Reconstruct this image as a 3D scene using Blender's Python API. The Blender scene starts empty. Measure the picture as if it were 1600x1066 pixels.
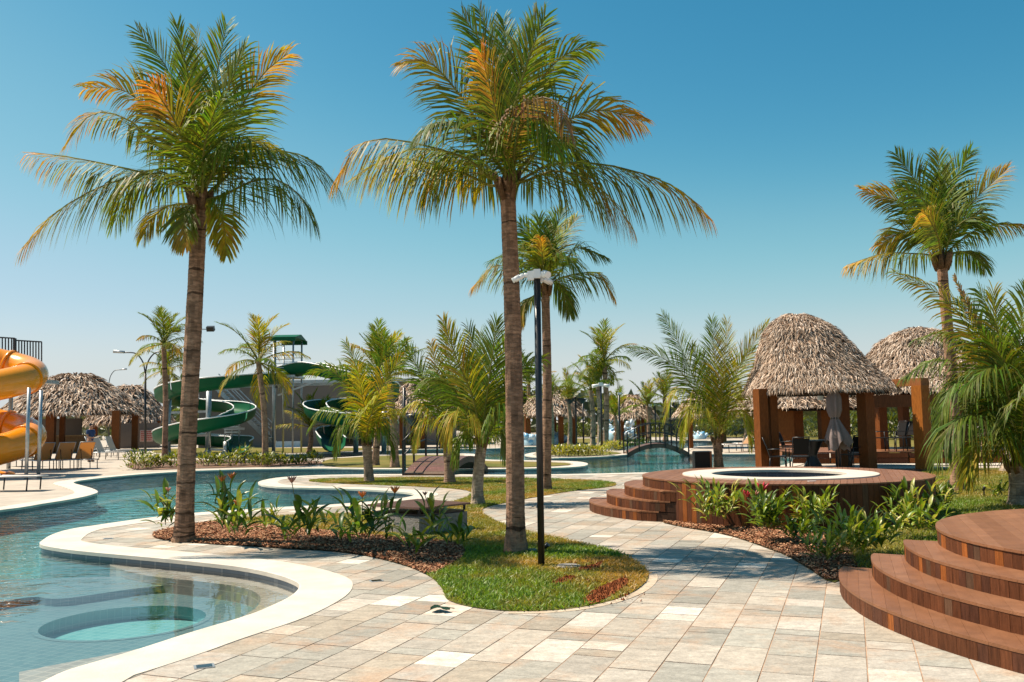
import bpy, bmesh, math, random
import numpy as np
from mathutils import Vector, Matrix, noise
from mathutils.geometry import tessellate_polygon

SC = bpy.context.scene
COL = SC.collection
R = math.radians
V = Vector

# ------------------------------------------------------------------ camera
CH, FPX = 1.6, 1400.0
PITCH, ROLL = math.atan((657 - 533) / FPX), 0.0152
_fw = V((0, math.cos(PITCH), math.sin(PITCH)))
_up = V((0, -math.sin(PITCH), math.cos(PITCH)))
_rt = V((1, 0, 0))
CR = _rt * math.cos(ROLL) - _up * math.sin(ROLL)
CU = _up * math.cos(ROLL) + _rt * math.sin(ROLL)
cam_d = bpy.data.cameras.new('camera')
cam_d.sensor_width = 36.0
cam_d.lens = 36.0 * FPX / 1600.0
cam_d.clip_start, cam_d.clip_end = 0.1, 3000
cam_d.dof.use_dof = True
cam_d.dof.focus_distance = 13.0
cam_d.dof.aperture_fstop = 6.3
cam = bpy.data.objects.new('camera', cam_d)
COL.objects.link(cam)
m = Matrix.Identity(4)
for i in range(3):
    m[i][0], m[i][1], m[i][2] = CR[i], CU[i], -_fw[i]
m[2][3] = CH
cam.matrix_world = m
SC.camera = cam

# ------------------------------------------------------------------ light
SUN_DIR = V((-0.80, 0.23, 1.27)).normalized()       # towards the sun
sun_el = math.asin(SUN_DIR.z)
sun_az = math.atan2(SUN_DIR.x, SUN_DIR.y)
world = bpy.data.worlds.new('World')
SC.world = world
world.use_nodes = True
wn, wl = world.node_tree.nodes, world.node_tree.links
wn.clear()
sky = wn.new('ShaderNodeTexSky')
sky.sky_type = 'NISHITA'
sky.sun_disc = False
sky.sun_elevation = sun_el
sky.sun_rotation = sun_az
sky.altitude = 300
sky.air_density = 1.0
sky.dust_density = 0.5
sky.ozone_density = 1.0
sc_ = wn.new('ShaderNodeVectorMath')
sc_.operation = 'SCALE'
sc_.inputs[3].default_value = 0.1
cur = wn.new('ShaderNodeRGBCurve')                    # colour grade of the sky
def curve(k, pts):
    c = cur.mapping.curves[k]
    c.points[0].location = pts[0]
    c.points[-1].location = pts[-1]
    for p in pts[1:-1]: c.points.new(*p)
curve(0, [(0, 0), (.158, .052), (.25, .182), (.40, .375), (1, .74)])
curve(1, [(0, 0), (.249, .243), (.42, .462), (.62, .575), (1, .78)])
curve(2, [(0, 0), (.423, .415), (.62, .575), (1, .80)])
cur.mapping.update()
tcw = wn.new('ShaderNodeTexCoord')
sxyz = wn.new('ShaderNodeSeparateXYZ')
mr = wn.new('ShaderNodeMapRange')
mr.interpolation_type = 'SMOOTHSTEP'
mr.inputs[1].default_value, mr.inputs[2].default_value = 0.0, 0.13
mr.inputs[3].default_value, mr.inputs[4].default_value = 1.0, 0.0
hzm = wn.new('ShaderNodeMix')
hzm.data_type = 'RGBA'
hzm.inputs[7].default_value = (.54, .57, .585, 1)   # pale haze colour mixed into the sky low on the horizon
up10 = wn.new('ShaderNodeVectorMath')
up10.operation = 'SCALE'
up10.inputs[3].default_value = 10.0
bg = wn.new('ShaderNodeBackground')
bg.inputs['Strength'].default_value = 0.072
out = wn.new('ShaderNodeOutputWorld')
wl.new(sky.outputs[0], sc_.inputs[0])
wl.new(sc_.outputs[0], cur.inputs['Color'])
wl.new(tcw.outputs['Generated'], sxyz.inputs[0])
wl.new(sxyz.outputs[2], mr.inputs[0])
wl.new(mr.outputs[0], hzm.inputs[0])
wl.new(cur.outputs[0], hzm.inputs[6])
wl.new(hzm.outputs[2], up10.inputs[0])
wl.new(up10.outputs[0], bg.inputs['Color'])
wl.new(bg.outputs[0], out.inputs['Surface'])
sd = bpy.data.lights.new('sun', 'SUN')
sd.energy = 5.0
sd.angle = R(0.5)
sd.color = (1.0, 0.88, 0.72)
sun = bpy.data.objects.new('sun', sd)
sun.rotation_euler = (-SUN_DIR).to_track_quat('-Z', 'Y').to_euler()
sun.location = (-10, 5, 20)
COL.objects.link(sun)
vs = SC.view_settings
vs.view_transform = 'Standard'
vs.look = 'None'
vs.exposure = 0.77
vs.gamma = 1.0
vs.use_curve_mapping = False
SC.cycles.max_bounces = 8
SC.cycles.transparent_max_bounces = 12
SC.cycles.caustics_reflective = False
SC.cycles.caustics_refractive = False
SC.cycles.use_denoising = True

# ------------------------------------------------------------------ photo geometry
def ray(px, py):
    return _fw + CR * ((px - 800) / FPX) + CU * ((533 - py) / FPX)
def G(px, py, z=0.0):
    v = ray(px, py)
    t = (z - CH) / v.z
    return V((v.x * t, v.y * t, z))
def at(px, py, Y):
    v = ray(px, py)
    t = Y / v.y
    return V((v.x * t, Y, CH + v.z * t))
def hz(px):
    return 657 - 0.0152 * (px - 800)
def dep(px, py):
    return G(px, py).y
def rng(s):
    return random.Random(s)

# ------------------------------------------------------------------ objects
def put(name, data=None):
    o = bpy.data.objects.new(name, data)
    COL.objects.link(o)
    return o
def tag(o, label, cat, group=None, kind=None):
    if label: o['label'] = label
    if cat: o['category'] = cat
    if group: o['group'] = group
    if kind: o['kind'] = kind
    return o
def thing(name, label, cat, loc=(0, 0, 0), group=None, rz=0):
    o = put(name)
    o.empty_display_size = 0.2
    o.location = loc
    o.rotation_euler = (0, 0, rz)
    return tag(o, label, cat, group)

class MB:
    def __init__(s):
        s.v, s.f, s.t, s.sm = [], [], [], []
    def add(s, vs_, fs, tint=(1, 1, 1), sm=False):
        b = len(s.v)
        s.v.extend([tuple(p) for p in vs_])
        for f in fs:
            s.f.append([b + i for i in f])
            s.t.append(tint)
            s.sm.append(sm)
    def box(s, c, d, rz=0, tint=(1, 1, 1), M=None):
        x, y, z = d[0] / 2, d[1] / 2, d[2] / 2
        ps = [V((i * x, j * y, k * z)) for i in (-1, 1) for j in (-1, 1) for k in (-1, 1)]
        if M is None:
            M = Matrix.Rotation(rz, 3, 'Z')
        ps = [M @ p + V(c) for p in ps]
        s.add(ps, [(0, 1, 3, 2), (4, 6, 7, 5), (0, 4, 5, 1), (2, 3, 7, 6), (0, 2, 6, 4), (1, 5, 7, 3)], tint)
    def tube(s, pts, r, n=6, tint=(1, 1, 1), cap=True, sm=True):
        pts = [V(p) for p in pts]
        if not hasattr(r, '__len__'): r = [r] * len(pts)
        vs_, fs = [], []
        ref = None
        for i, p in enumerate(pts):
            a, b = pts[max(0, i - 1)], pts[min(len(pts) - 1, i + 1)]
            T = (b - a).normalized()
            if ref is None:
                ref = V((0, 0, 1)) if abs(T.z) < 0.9 else V((1, 0, 0))
            S = T.cross(ref)
            if S.length < 1e-4: S = T.cross(V((0, 1, 0)))
            S.normalize()
            U = S.cross(T).normalized()
            ref = U
            for k in range(n):
                an = 2 * math.pi * k / n
                vs_.append(p + (S * math.cos(an) + U * math.sin(an)) * r[i])
        for i in range(len(pts) - 1):
            for k in range(n):
                k2 = (k + 1) % n
                fs.append((i * n + k, i * n + k2, (i + 1) * n + k2, (i + 1) * n + k))
        s.add(vs_, fs, tint, sm)
        if cap:
            b = len(s.v) - len(vs_)
            s.f.append([b + k for k in range(n)][::-1]); s.t.append(tint); s.sm.append(False)
            e = b + (len(pts) - 1) * n
            s.f.append([e + k for k in range(n)]); s.t.append(tint); s.sm.append(False)
    def bar(s, a, b, w, h=None, tint=(1, 1, 1)):
        a, b = V(a), V(b)
        T = b - a
        L = T.length
        q = T.to_track_quat('Y', 'Z').to_matrix()
        s.box((a + b) / 2, (w, L, h or w), M=q, tint=tint)
    def lathe(s, prof, n=24, c=(0, 0, 0), tint=(1, 1, 1), sm=True, cap=False):
        vs_, fs = [], []
        for (r_, z) in prof:
            for k in range(n):
                a = 2 * math.pi * k / n
                vs_.append((c[0] + r_ * math.cos(a), c[1] + r_ * math.sin(a), c[2] + z))
        for i in range(len(prof) - 1):
            for k in range(n):
                k2 = (k + 1) % n
                fs.append((i * n + k, i * n + k2, (i + 1) * n + k2, (i + 1) * n + k))
        s.add(vs_, fs, tint, sm)
        if cap:
            b = len(s.v) - n
            s.f.append(list(range(b, b + n))); s.t.append(tint); s.sm.append(False)
    def prism(s, poly, z0, z1, tint=(1, 1, 1), bottom=False):
        n = len(poly)
        vs_ = [(p[0], p[1], z0) for p in poly] + [(p[0], p[1], z1) for p in poly]
        fs = [(i, (i + 1) % n, n + (i + 1) % n, n + i) for i in range(n)]
        fs.append(tuple(range(n, 2 * n)))
        if bottom: fs.append(tuple(range(n))[::-1])
        s.add(vs_, fs, tint)
    def sheet(s, poly, z, holes=(), tint=(1, 1, 1)):
        loops = [[V((p[0], p[1], 0)) for p in poly]] + [[V((p[0], p[1], 0)) for p in h] for h in holes]
        flat = [p for l in loops for p in l]
        tris = tessellate_polygon(loops)
        fs = []
        for t in tris:
            a, b, c = (flat[i] for i in t)
            if (b - a).cross(c - a).z < 0: t = (t[0], t[2], t[1])
            fs.append(tuple(t))
        s.add([(p.x, p.y, z) for p in flat], fs, tint)
    def wall(s, poly, z0, z1, tint=(1, 1, 1), closed=True):
        n = len(poly)
        vs_ = [(p[0], p[1], z0) for p in poly] + [(p[0], p[1], z1) for p in poly]
        fs = [(i, (i + 1) % n, n + (i + 1) % n, n + i) for i in range(n if closed else n - 1)]
        s.add(vs_, fs, tint)
    def mesh(s, name, mat):
        me = bpy.data.meshes.new(name)
        me.from_pydata(s.v, [], s.f)
        if s.f:
            a = me.attributes.new('tint', 'FLOAT_COLOR', 'FACE')
            arr = np.ones((len(s.f), 4), np.float32)
            arr[:, :3] = np.array(s.t, np.float32).reshape(-1, 3)
            a.data.foreach_set('color', arr.ravel())
            me.polygons.foreach_set('use_smooth', np.array(s.sm, bool))
        me.materials.append(mat)
        me.update()
        return me
    def obj(s, name, mat, parent=None, local=False):
        o = put(name, s.mesh(name, mat))
        if parent is not None:
            o.parent = parent
            if not local and parent.type == 'EMPTY':
                o.matrix_parent_inverse = Matrix.Translation(-V(parent.location))
        return o

def struct(name, mb, mat, parent=None):
    o = mb.obj(name, mat, parent)
    o['kind'] = 'structure'
    return o

def copy_tree(o, parent=None):
    c = o.copy()
    COL.objects.link(c)
    if parent is not None: c.parent = parent
    for ch in list(o.children): copy_tree(ch, c)
    return c

# ------------------------------------------------------------------ 2D helpers
def chaikin(pts, it=2, closed=True):
    for _ in range(it):
        q, n = [], len(pts)
        for i in range(n if closed else n - 1):
            a, b = pts[i], pts[(i + 1) % n]
            q += [a * 0.75 + b * 0.25, a * 0.25 + b * 0.75]
        if not closed: q = [pts[0]] + q + [pts[-1]]
        pts = q
    return pts
def gp(pix, z=0, it=2):
    return chaikin([G(x, y, z).to_2d() for x, y in pix], it)
def area(p):
    return 0.5 * sum(p[i][0] * p[(i + 1) % len(p)][1] - p[(i + 1) % len(p)][0] * p[i][1] for i in range(len(p)))
def offset(poly, d):
    n, q = len(poly), []
    sg = 1 if area(poly) > 0 else -1
    for i in range(n):
        a, b = poly[i - 1], poly[(i + 1) % n]
        t = V((b[0] - a[0], b[1] - a[1])).normalized()
        q.append(V((poly[i][0] + t.y * d * sg, poly[i][1] - t.x * d * sg)))
    return q
def inside(p, poly):
    c, n = False, len(poly)
    x, y = p[0], p[1]
    j = n - 1
    for i in range(n):
        xi, yi, xj, yj = poly[i][0], poly[i][1], poly[j][0], poly[j][1]
        if (yi > y) != (yj > y) and x < (xj - xi) * (y - yi) / (yj - yi) + xi: c = not c
        j = i
    return c
def clip(sub, con):
    """subject polygon cut to a convex counter-clockwise polygon"""
    o = sub
    for i in range(len(con)):
        a, b = con[i], con[(i + 1) % len(con)]
        ex, ey = b[0] - a[0], b[1] - a[1]
        inp, o = o, []
        if not inp: return []
        for k in range(len(inp)):
            p, q = inp[k - 1], inp[k]
            sp = ex * (p[1] - a[1]) - ey * (p[0] - a[0])
            sq = ex * (q[1] - a[1]) - ey * (q[0] - a[0])
            if (sp >= 0) != (sq >= 0):
                t = sp / (sp - sq)
                o.append(V((p[0] + (q[0] - p[0]) * t, p[1] + (q[1] - p[1]) * t)))
            if sq >= 0: o.append(V((q[0], q[1])))
    return o
def circle(cx, cy, r, n=64):
    return [V((cx + r * math.cos(2 * math.pi * k / n), cy + r * math.sin(2 * math.pi * k / n))) for k in range(n)]

# ------------------------------------------------------------------ materials
def mat(name, col=(0.5, 0.5, 0.5), rough=0.6, metal=0.0, attr=False, nscale=0, namp=0.3, bump=0, bscale=0,
        spec=0.5, stretch=(1, 1, 1), trans=0.0, coat=0, col2=None, ramp=(0.35, 0.7)):
    m_ = bpy.data.materials.new(name)
    m_.use_nodes = True
    n, l = m_.node_tree.nodes, m_.node_tree.links
    b = n['Principled BSDF']
    b.inputs['Base Color'].default_value = (*col, 1)
    b.inputs['Roughness'].default_value = rough
    b.inputs['Metallic'].default_value = metal
    b.inputs['Specular IOR Level'].default_value = spec
    b.inputs['Coat Weight'].default_value = coat
    b.inputs['Coat Roughness'].default_value = 0.08
    src = None
    tc = n.new('ShaderNodeTexCoord')
    mp = n.new('ShaderNodeMapping')
    mp.inputs['Scale'].default_value = stretch
    l.new(tc.outputs['Object'], mp.inputs['Vector'])
    if attr:
        at_ = n.new('ShaderNodeAttribute')
        at_.attribute_name = 'tint'
        src = at_.outputs['Color']
    if nscale:
        nz = n.new('ShaderNodeTexNoise')
        nz.inputs['Scale'].default_value = nscale
        nz.inputs['Detail'].default_value = 6
        nz.inputs['Roughness'].default_value = 0.65
        l.new(mp.outputs[0], nz.inputs['Vector'])
        rp = n.new('ShaderNodeValToRGB')
        rp.color_ramp.elements[0].position, rp.color_ramp.elements[1].position = ramp
        if col2 is not None:
            rp.color_ramp.elements[0].color = (*col, 1)
            rp.color_ramp.elements[1].color = (*col2, 1)
        else:
            a, c = 1 - namp, 1 + namp
            rp.color_ramp.elements[0].color = (a, a, a, 1)
            rp.color_ramp.elements[1].color = (c, c, c, 1)
        l.new(nz.outputs['Fac'], rp.inputs['Fac'])
        if col2 is not None and not attr:
            src = rp.outputs['Color']
        else:
            mx = n.new('ShaderNodeMix')
            mx.data_type = 'RGBA'
            mx.blend_type = 'MULTIPLY'
            mx.inputs[0].default_value = 1
            if src is not None: l.new(src, mx.inputs[6])
            else: mx.inputs[6].default_value = (*col, 1)
            l.new(rp.outputs['Color'], mx.inputs[7])
            src = mx.outputs[2]
    if src is not None: l.new(src, b.inputs['Base Color'])
    if bump:
        bz = n.new('ShaderNodeTexNoise')
        bz.inputs['Scale'].default_value = bscale or 40
        bz.inputs['Detail'].default_value = 5
        l.new(mp.outputs[0], bz.inputs['Vector'])
        bp = n.new('ShaderNodeBump')
        bp.inputs['Strength'].default_value = bump
        bp.inputs['Distance'].default_value = 0.02
        l.new(bz.outputs['Fac'], bp.inputs['Height'])
        l.new(bp.outputs[0], b.inputs['Normal'])
    if trans:
        tr = n.new('ShaderNodeBsdfTranslucent')
        if src is not None:
            g = n.new('ShaderNodeMix')
            g.data_type = 'RGBA'
            g.blend_type = 'MULTIPLY'
            g.inputs[0].default_value = 1
            g.inputs[7].default_value = (1.7, 1.6, 0.7, 1)
            l.new(src, g.inputs[6])
            l.new(g.outputs[2], tr.inputs['Color'])
        else:
            tr.inputs['Color'].default_value = (*col, 1)
        ms = n.new('ShaderNodeMixShader')
        ms.inputs[0].default_value = trans
        l.new(b.outputs[0], ms.inputs[1])
        l.new(tr.outputs[0], ms.inputs[2])
        l.new(ms.outputs[0], n['Material Output'].inputs['Surface'])
    return m_

def tile_mat(name, c1, c2, mortar, size, rough=0.25, msize=0.012):
    m_ = mat(name, c1, rough)
    n, l = m_.node_tree.nodes, m_.node_tree.links
    g = n.new('ShaderNodeNewGeometry')
    # plan coordinates on floors, run + height on walls
    br = n.new('ShaderNodeTexBrick')
    br.inputs['Color1'].default_value = (*c1, 1)
    br.inputs['Color2'].default_value = (*c2, 1)
    br.inputs['Mortar'].default_value = (*mortar, 1)
    br.inputs['Scale'].default_value = 1
    br.inputs['Brick Width'].default_value = size
    br.inputs['Row Height'].default_value = size
    br.inputs['Mortar Size'].default_value = msize
    br.offset = 0
    sp = n.new('ShaderNodeSeparateXYZ')
    l.new(g.outputs['Position'], sp.inputs[0])
    nn = n.new('ShaderNodeSeparateXYZ')
    l.new(g.outputs['True Normal'], nn.inputs[0])
    ab = n.new('ShaderNodeMath'); ab.operation = 'ABSOLUTE'
    l.new(nn.outputs[2], ab.inputs[0])
    gt = n.new('ShaderNodeMath'); gt.operation = 'GREATER_THAN'; gt.inputs[1].default_value = 0.5
    l.new(ab.outputs[0], gt.inputs[0])
    ad = n.new('ShaderNodeMath'); ad.operation = 'ADD'
    l.new(sp.outputs[0], ad.inputs[0]); l.new(sp.outputs[1], ad.inputs[1])
    c_f = n.new('ShaderNodeCombineXYZ'); l.new(sp.outputs[0], c_f.inputs[0]); l.new(sp.outputs[1], c_f.inputs[1])
    c_w = n.new('ShaderNodeCombineXYZ'); l.new(ad.outputs[0], c_w.inputs[0]); l.new(sp.outputs[2], c_w.inputs[1])
    rt = n.new('ShaderNodeMapping'); rt.inputs['Rotation'].default_value = (0, 0, R(20))
    l.new(c_f.outputs[0], rt.inputs[0])
    mx = n.new('ShaderNodeMix'); mx.data_type = 'VECTOR'
    l.new(gt.outputs[0], mx.inputs[0]); l.new(c_w.outputs[0], mx.inputs[4]); l.new(rt.outputs[0], mx.inputs[5])
    l.new(mx.outputs[1], br.inputs['Vector'])
    l.new(br.outputs['Color'], n['Principled BSDF'].inputs['Base Color'])
    return m_

M = {}
M['leaf'] = mat('palm leaf', attr=True, rough=0.5, trans=0.36, nscale=9, namp=0.25, spec=0.2)
M['bigleaf'] = mat('broad leaf', attr=True, rough=0.38, trans=0.30, nscale=14, namp=0.2)
M['trunk'] = mat('palm trunk', attr=True, rough=0.9, nscale=11, namp=0.35, bump=0.8, bscale=60, stretch=(1, 1, 3), spec=0.15)
M['thatch'] = mat('dry palm thatch', attr=True, rough=0.85, nscale=12, namp=0.3, spec=0.15)
M['timber'] = mat('red brown timber', attr=True, rough=0.55, nscale=9, namp=0.32, bump=0.25, bscale=60, stretch=(6, 6, 0.7), spec=0.14)
M['plank'] = mat('deck plank', attr=True, rough=0.45, nscale=3, namp=0.16, bump=0.2, bscale=40, stretch=(2, 2, 2), spec=0.2)
M['dark'] = mat('dark core', (0.035, 0.018, 0.012), 0.8)
M['stone'] = mat('quartzite paving', attr=True, rough=0.72, nscale=7, namp=0.20, bump=0.4, bscale=22, spec=0.25, stretch=(1, 1.8, 1))
def stain(m_):
    """rusty clouds and fine grain over the stone colour"""
    n, l = m_.node_tree.nodes, m_.node_tree.links
    b = n['Principled BSDF']
    src = b.inputs['Base Color'].links[0].from_socket
    g = n.new('ShaderNodeNewGeometry')
    n1 = n.new('ShaderNodeTexNoise'); n1.inputs['Scale'].default_value = 1.7; n1.inputs['Detail'].default_value = 8; n1.inputs['Roughness'].default_value = .7
    n1.inputs['Distortion'].default_value = .5
    r1 = n.new('ShaderNodeMapRange'); r1.inputs[1].default_value, r1.inputs[2].default_value = .50, .72
    r1.inputs[3].default_value, r1.inputs[4].default_value = 0, .62
    m1 = n.new('ShaderNodeMix'); m1.data_type = 'RGBA'; m1.inputs[7].default_value = (.44, .255, .145, 1)
    n2 = n.new('ShaderNodeTexNoise'); n2.inputs['Scale'].default_value = 38; n2.inputs['Detail'].default_value = 4; n2.inputs['Roughness'].default_value = .8
    r2 = n.new('ShaderNodeMapRange'); r2.inputs[1].default_value, r2.inputs[2].default_value = .35, .65
    r2.inputs[3].default_value, r2.inputs[4].default_value = .84, 1.12
    m2 = n.new('ShaderNodeVectorMath'); m2.operation = 'SCALE'
    l.new(g.outputs['Position'], n1.inputs['Vector']); l.new(g.outputs['Position'], n2.inputs['Vector'])
    l.new(n1.outputs['Fac'], r1.inputs[0]); l.new(r1.outputs[0], m1.inputs[0]); l.new(src, m1.inputs[6])
    l.new(n2.outputs['Fac'], r2.inputs[0]); l.new(m1.outputs[2], m2.inputs[0]); l.new(r2.outputs[0], m2.inputs[3])
    l.new(m2.outputs[0], b.inputs['Base Color'])
stain(M['stone'])
M['mortar'] = mat('sandy joint', (0.38, 0.245, 0.16), 0.9, nscale=5, namp=0.35)
M['coping'] = mat('pale stone coping', (0.59, 0.525, 0.445), 0.6, nscale=2.6, namp=0.12, bump=0.15, bscale=60, spec=0.3)
M['pave'] = mat('pale terrace paving', (0.42, 0.36, 0.295), 0.75, nscale=1.2, namp=0.18, spec=0.25)
M['grassbase'] = mat('lawn soil', (0.075, 0.085, 0.02), 0.95, nscale=1.1, col2=(0.17, 0.13, 0.035), spec=0.1)
M['grass'] = mat('grass blade', attr=True, rough=0.5, trans=0.3)
M['soil'] = mat('red soil', (0.22, 0.07, 0.025), 0.95, nscale=14, namp=0.4, bump=0.8, bscale=30, spec=0.1)
M['mulch'] = mat('bark mulch', attr=True, rough=0.9, spec=0.1)
M['black'] = mat('black painted metal', (0.012, 0.013, 0.016), 0.38)
M['steel'] = mat('galvanised steel', (0.42, 0.44, 0.45), 0.42, 0.7, nscale=6, namp=0.15)
M['white'] = mat('white plastic', (0.75, 0.75, 0.74), 0.35)
M['lens'] = mat('dark glass', (0.01, 0.01, 0.012), 0.08)
M['orange'] = mat('orange gelcoat', (0.78, 0.275, 0.006), 0.24, coat=0.35, nscale=2.5, namp=0.06)
M['green'] = mat('green gelcoat', (0.003, 0.085, 0.033), 0.5, spec=0.15, nscale=2.5, namp=0.1)
M['wallgrey'] = mat('taupe render', (0.16, 0.135, 0.12), 0.85, nscale=1.4, namp=0.08)
M['concrete'] = mat('rough concrete', (0.27, 0.25, 0.225), 0.9, nscale=24, namp=0.3, bump=0.6, bscale=70)
M['tan'] = mat('tan sling', (0.50, 0.31, 0.16), 0.7, nscale=60, namp=0.1, trans=0.4)
M['cream'] = mat('cream sling', (0.52, 0.46, 0.39), 0.7)
M['umb'] = mat('taupe canvas', (0.21, 0.16, 0.15), 0.85, nscale=30, namp=0.12)
M['skin'] = mat('skin', (0.36, 0.19, 0.12), 0.55)
M['navy'] = mat('navy cloth', (0.016, 0.045, 0.13), 0.8)
M['hair'] = mat('dark hair', (0.012, 0.009, 0.008), 0.5)
M['paper'] = mat('paper', (0.72, 0.70, 0.64), 0.7)
M['blue'] = mat('blue play plastic', attr=True, rough=0.15, coat=0.4)
M['brown'] = mat('brown metal mesh', (0.14, 0.075, 0.055), 0.5, nscale=3, namp=0.15)
M['sign'] = mat('red lettering', attr=True, rough=0.6)
M['flower'] = mat('flower bract', attr=True, rough=0.4, trans=0.2)
M['pooltile'] = tile_mat('pool tile', (0.065, 0.27, 0.285), (0.085, 0.31, 0.32), (0.14, 0.34, 0.34), 0.1, msize=0.005)
M['shelftile'] = tile_mat('shelf tile', (0.30, 0.27, 0.24), (0.36, 0.34, 0.31), (0.48, 0.43, 0.37), 0.1, msize=0.006)
M['bowltile'] = tile_mat('bowl tile', (0.13, 0.36, 0.37), (0.17, 0.41, 0.41), (0.26, 0.47, 0.46), 0.1, msize=0.005)  # lighter copy of the bench tile; the sunlit bowl is painted in
M['benchtile'] = tile_mat('bench tile', (0.095, 0.175, 0.20), (0.125, 0.21, 0.23), (0.20, 0.27, 0.28), 0.1, msize=0.005)
M['walltile'] = tile_mat('waterline tile', (0.10, 0.12, 0.15), (0.13, 0.15, 0.18), (0.19, 0.20, 0.22), 0.1, msize=0.005)
M['spatile'] = tile_mat('spa tile', (0.03, 0.035, 0.055), (0.045, 0.05, 0.075), (0.10, 0.10, 0.12), 0.14, msize=0.007)

def water_mat(name, ior=1.33, scale=3.0, strength=0.10, dist=0.02, tint=(0.97, 1, 1), absorb=(0.25, 0.85, 0.90), dens=0.09, calm=None):
    m_ = bpy.data.materials.new(name)
    m_.use_nodes = True
    n, l = m_.node_tree.nodes, m_.node_tree.links
    n.remove(n['Principled BSDF'])
    fr = n.new('ShaderNodeFresnel'); fr.inputs['IOR'].default_value = ior
    tr = n.new('ShaderNodeBsdfTransparent'); tr.inputs['Color'].default_value = (*tint, 1)
    gl = n.new('ShaderNodeBsdfGlossy'); gl.inputs['Roughness'].default_value = 0.015
    ms = n.new('ShaderNodeMixShader')
    tc = n.new('ShaderNodeTexCoord')
    mp = n.new('ShaderNodeMapping'); mp.inputs['Scale'].default_value = (0.8, 1.3, 1)
    l.new(tc.outputs['Object'], mp.inputs[0])
    nz = n.new('ShaderNodeTexNoise'); nz.inputs['Scale'].default_value = scale; nz.inputs['Detail'].default_value = 3
    nz.inputs['Distortion'].default_value = 0.6
    l.new(mp.outputs[0], nz.inputs['Vector'])
    nb = n.new('ShaderNodeTexNoise'); nb.inputs['Scale'].default_value = 0.13; nb.inputs['Detail'].default_value = 2
    l.new(tc.outputs['Object'], nb.inputs['Vector'])
    rp = n.new('ShaderNodeMapRange')
    rp.inputs[1].default_value, rp.inputs[2].default_value = 0.42, 0.62
    rp.inputs[3].default_value, rp.inputs[4].default_value = 0.25, 1.0
    l.new(nb.outputs['Fac'], rp.inputs[0])
    sm_ = n.new('ShaderNodeMath'); sm_.operation = 'MULTIPLY'; sm_.inputs[1].default_value = strength
    if calm:
        # the sheltered bay round the sunken bowl lies still
        g = n.new('ShaderNodeNewGeometry')
        ds = n.new('ShaderNodeVectorMath'); ds.operation = 'DISTANCE'; ds.inputs[1].default_value = calm
        l.new(g.outputs['Position'], ds.inputs[0])
        cr = n.new('ShaderNodeMapRange'); cr.interpolation_type = 'SMOOTHSTEP'
        cr.inputs[1].default_value, cr.inputs[2].default_value = 1.6, 5.0
        cr.inputs[3].default_value, cr.inputs[4].default_value = 0.07, 1.0
        l.new(ds.outputs['Value'], cr.inputs[0])
        m0 = n.new('ShaderNodeMath'); m0.operation = 'MULTIPLY'
        l.new(rp.outputs[0], m0.inputs[0]); l.new(cr.outputs[0], m0.inputs[1])
        l.new(m0.outputs[0], sm_.inputs[0])
    else:
        l.new(rp.outputs[0], sm_.inputs[0])
    bp = n.new('ShaderNodeBump'); bp.inputs['Distance'].default_value = dist
    l.new(sm_.outputs[0], bp.inputs['Strength'])
    l.new(nz.outputs['Fac'], bp.inputs['Height'])
    l.new(bp.outputs[0], gl.inputs['Normal']); l.new(bp.outputs[0], fr.inputs['Normal'])
    l.new(fr.outputs[0], ms.inputs[0]); l.new(tr.outputs[0], ms.inputs[1]); l.new(gl.outputs[0], ms.inputs[2])
    l.new(ms.outputs[0], n['Material Output'].inputs['Surface'])
    va = n.new('ShaderNodeVolumeAbsorption')
    va.inputs['Color'].default_value = (*absorb, 1)
    va.inputs['Density'].default_value = dens
    l.new(va.outputs[0], n['Material Output'].inputs['Volume'])
    return m_
M['water'] = water_mat('pool water', scale=2.6, strength=1.0, dist=0.07, dens=0.09, calm=(-2.4, 7.6, 0))
M['spawater'] = water_mat('spa water', scale=9, strength=0.35, dist=0.02, dens=0.3)

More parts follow.
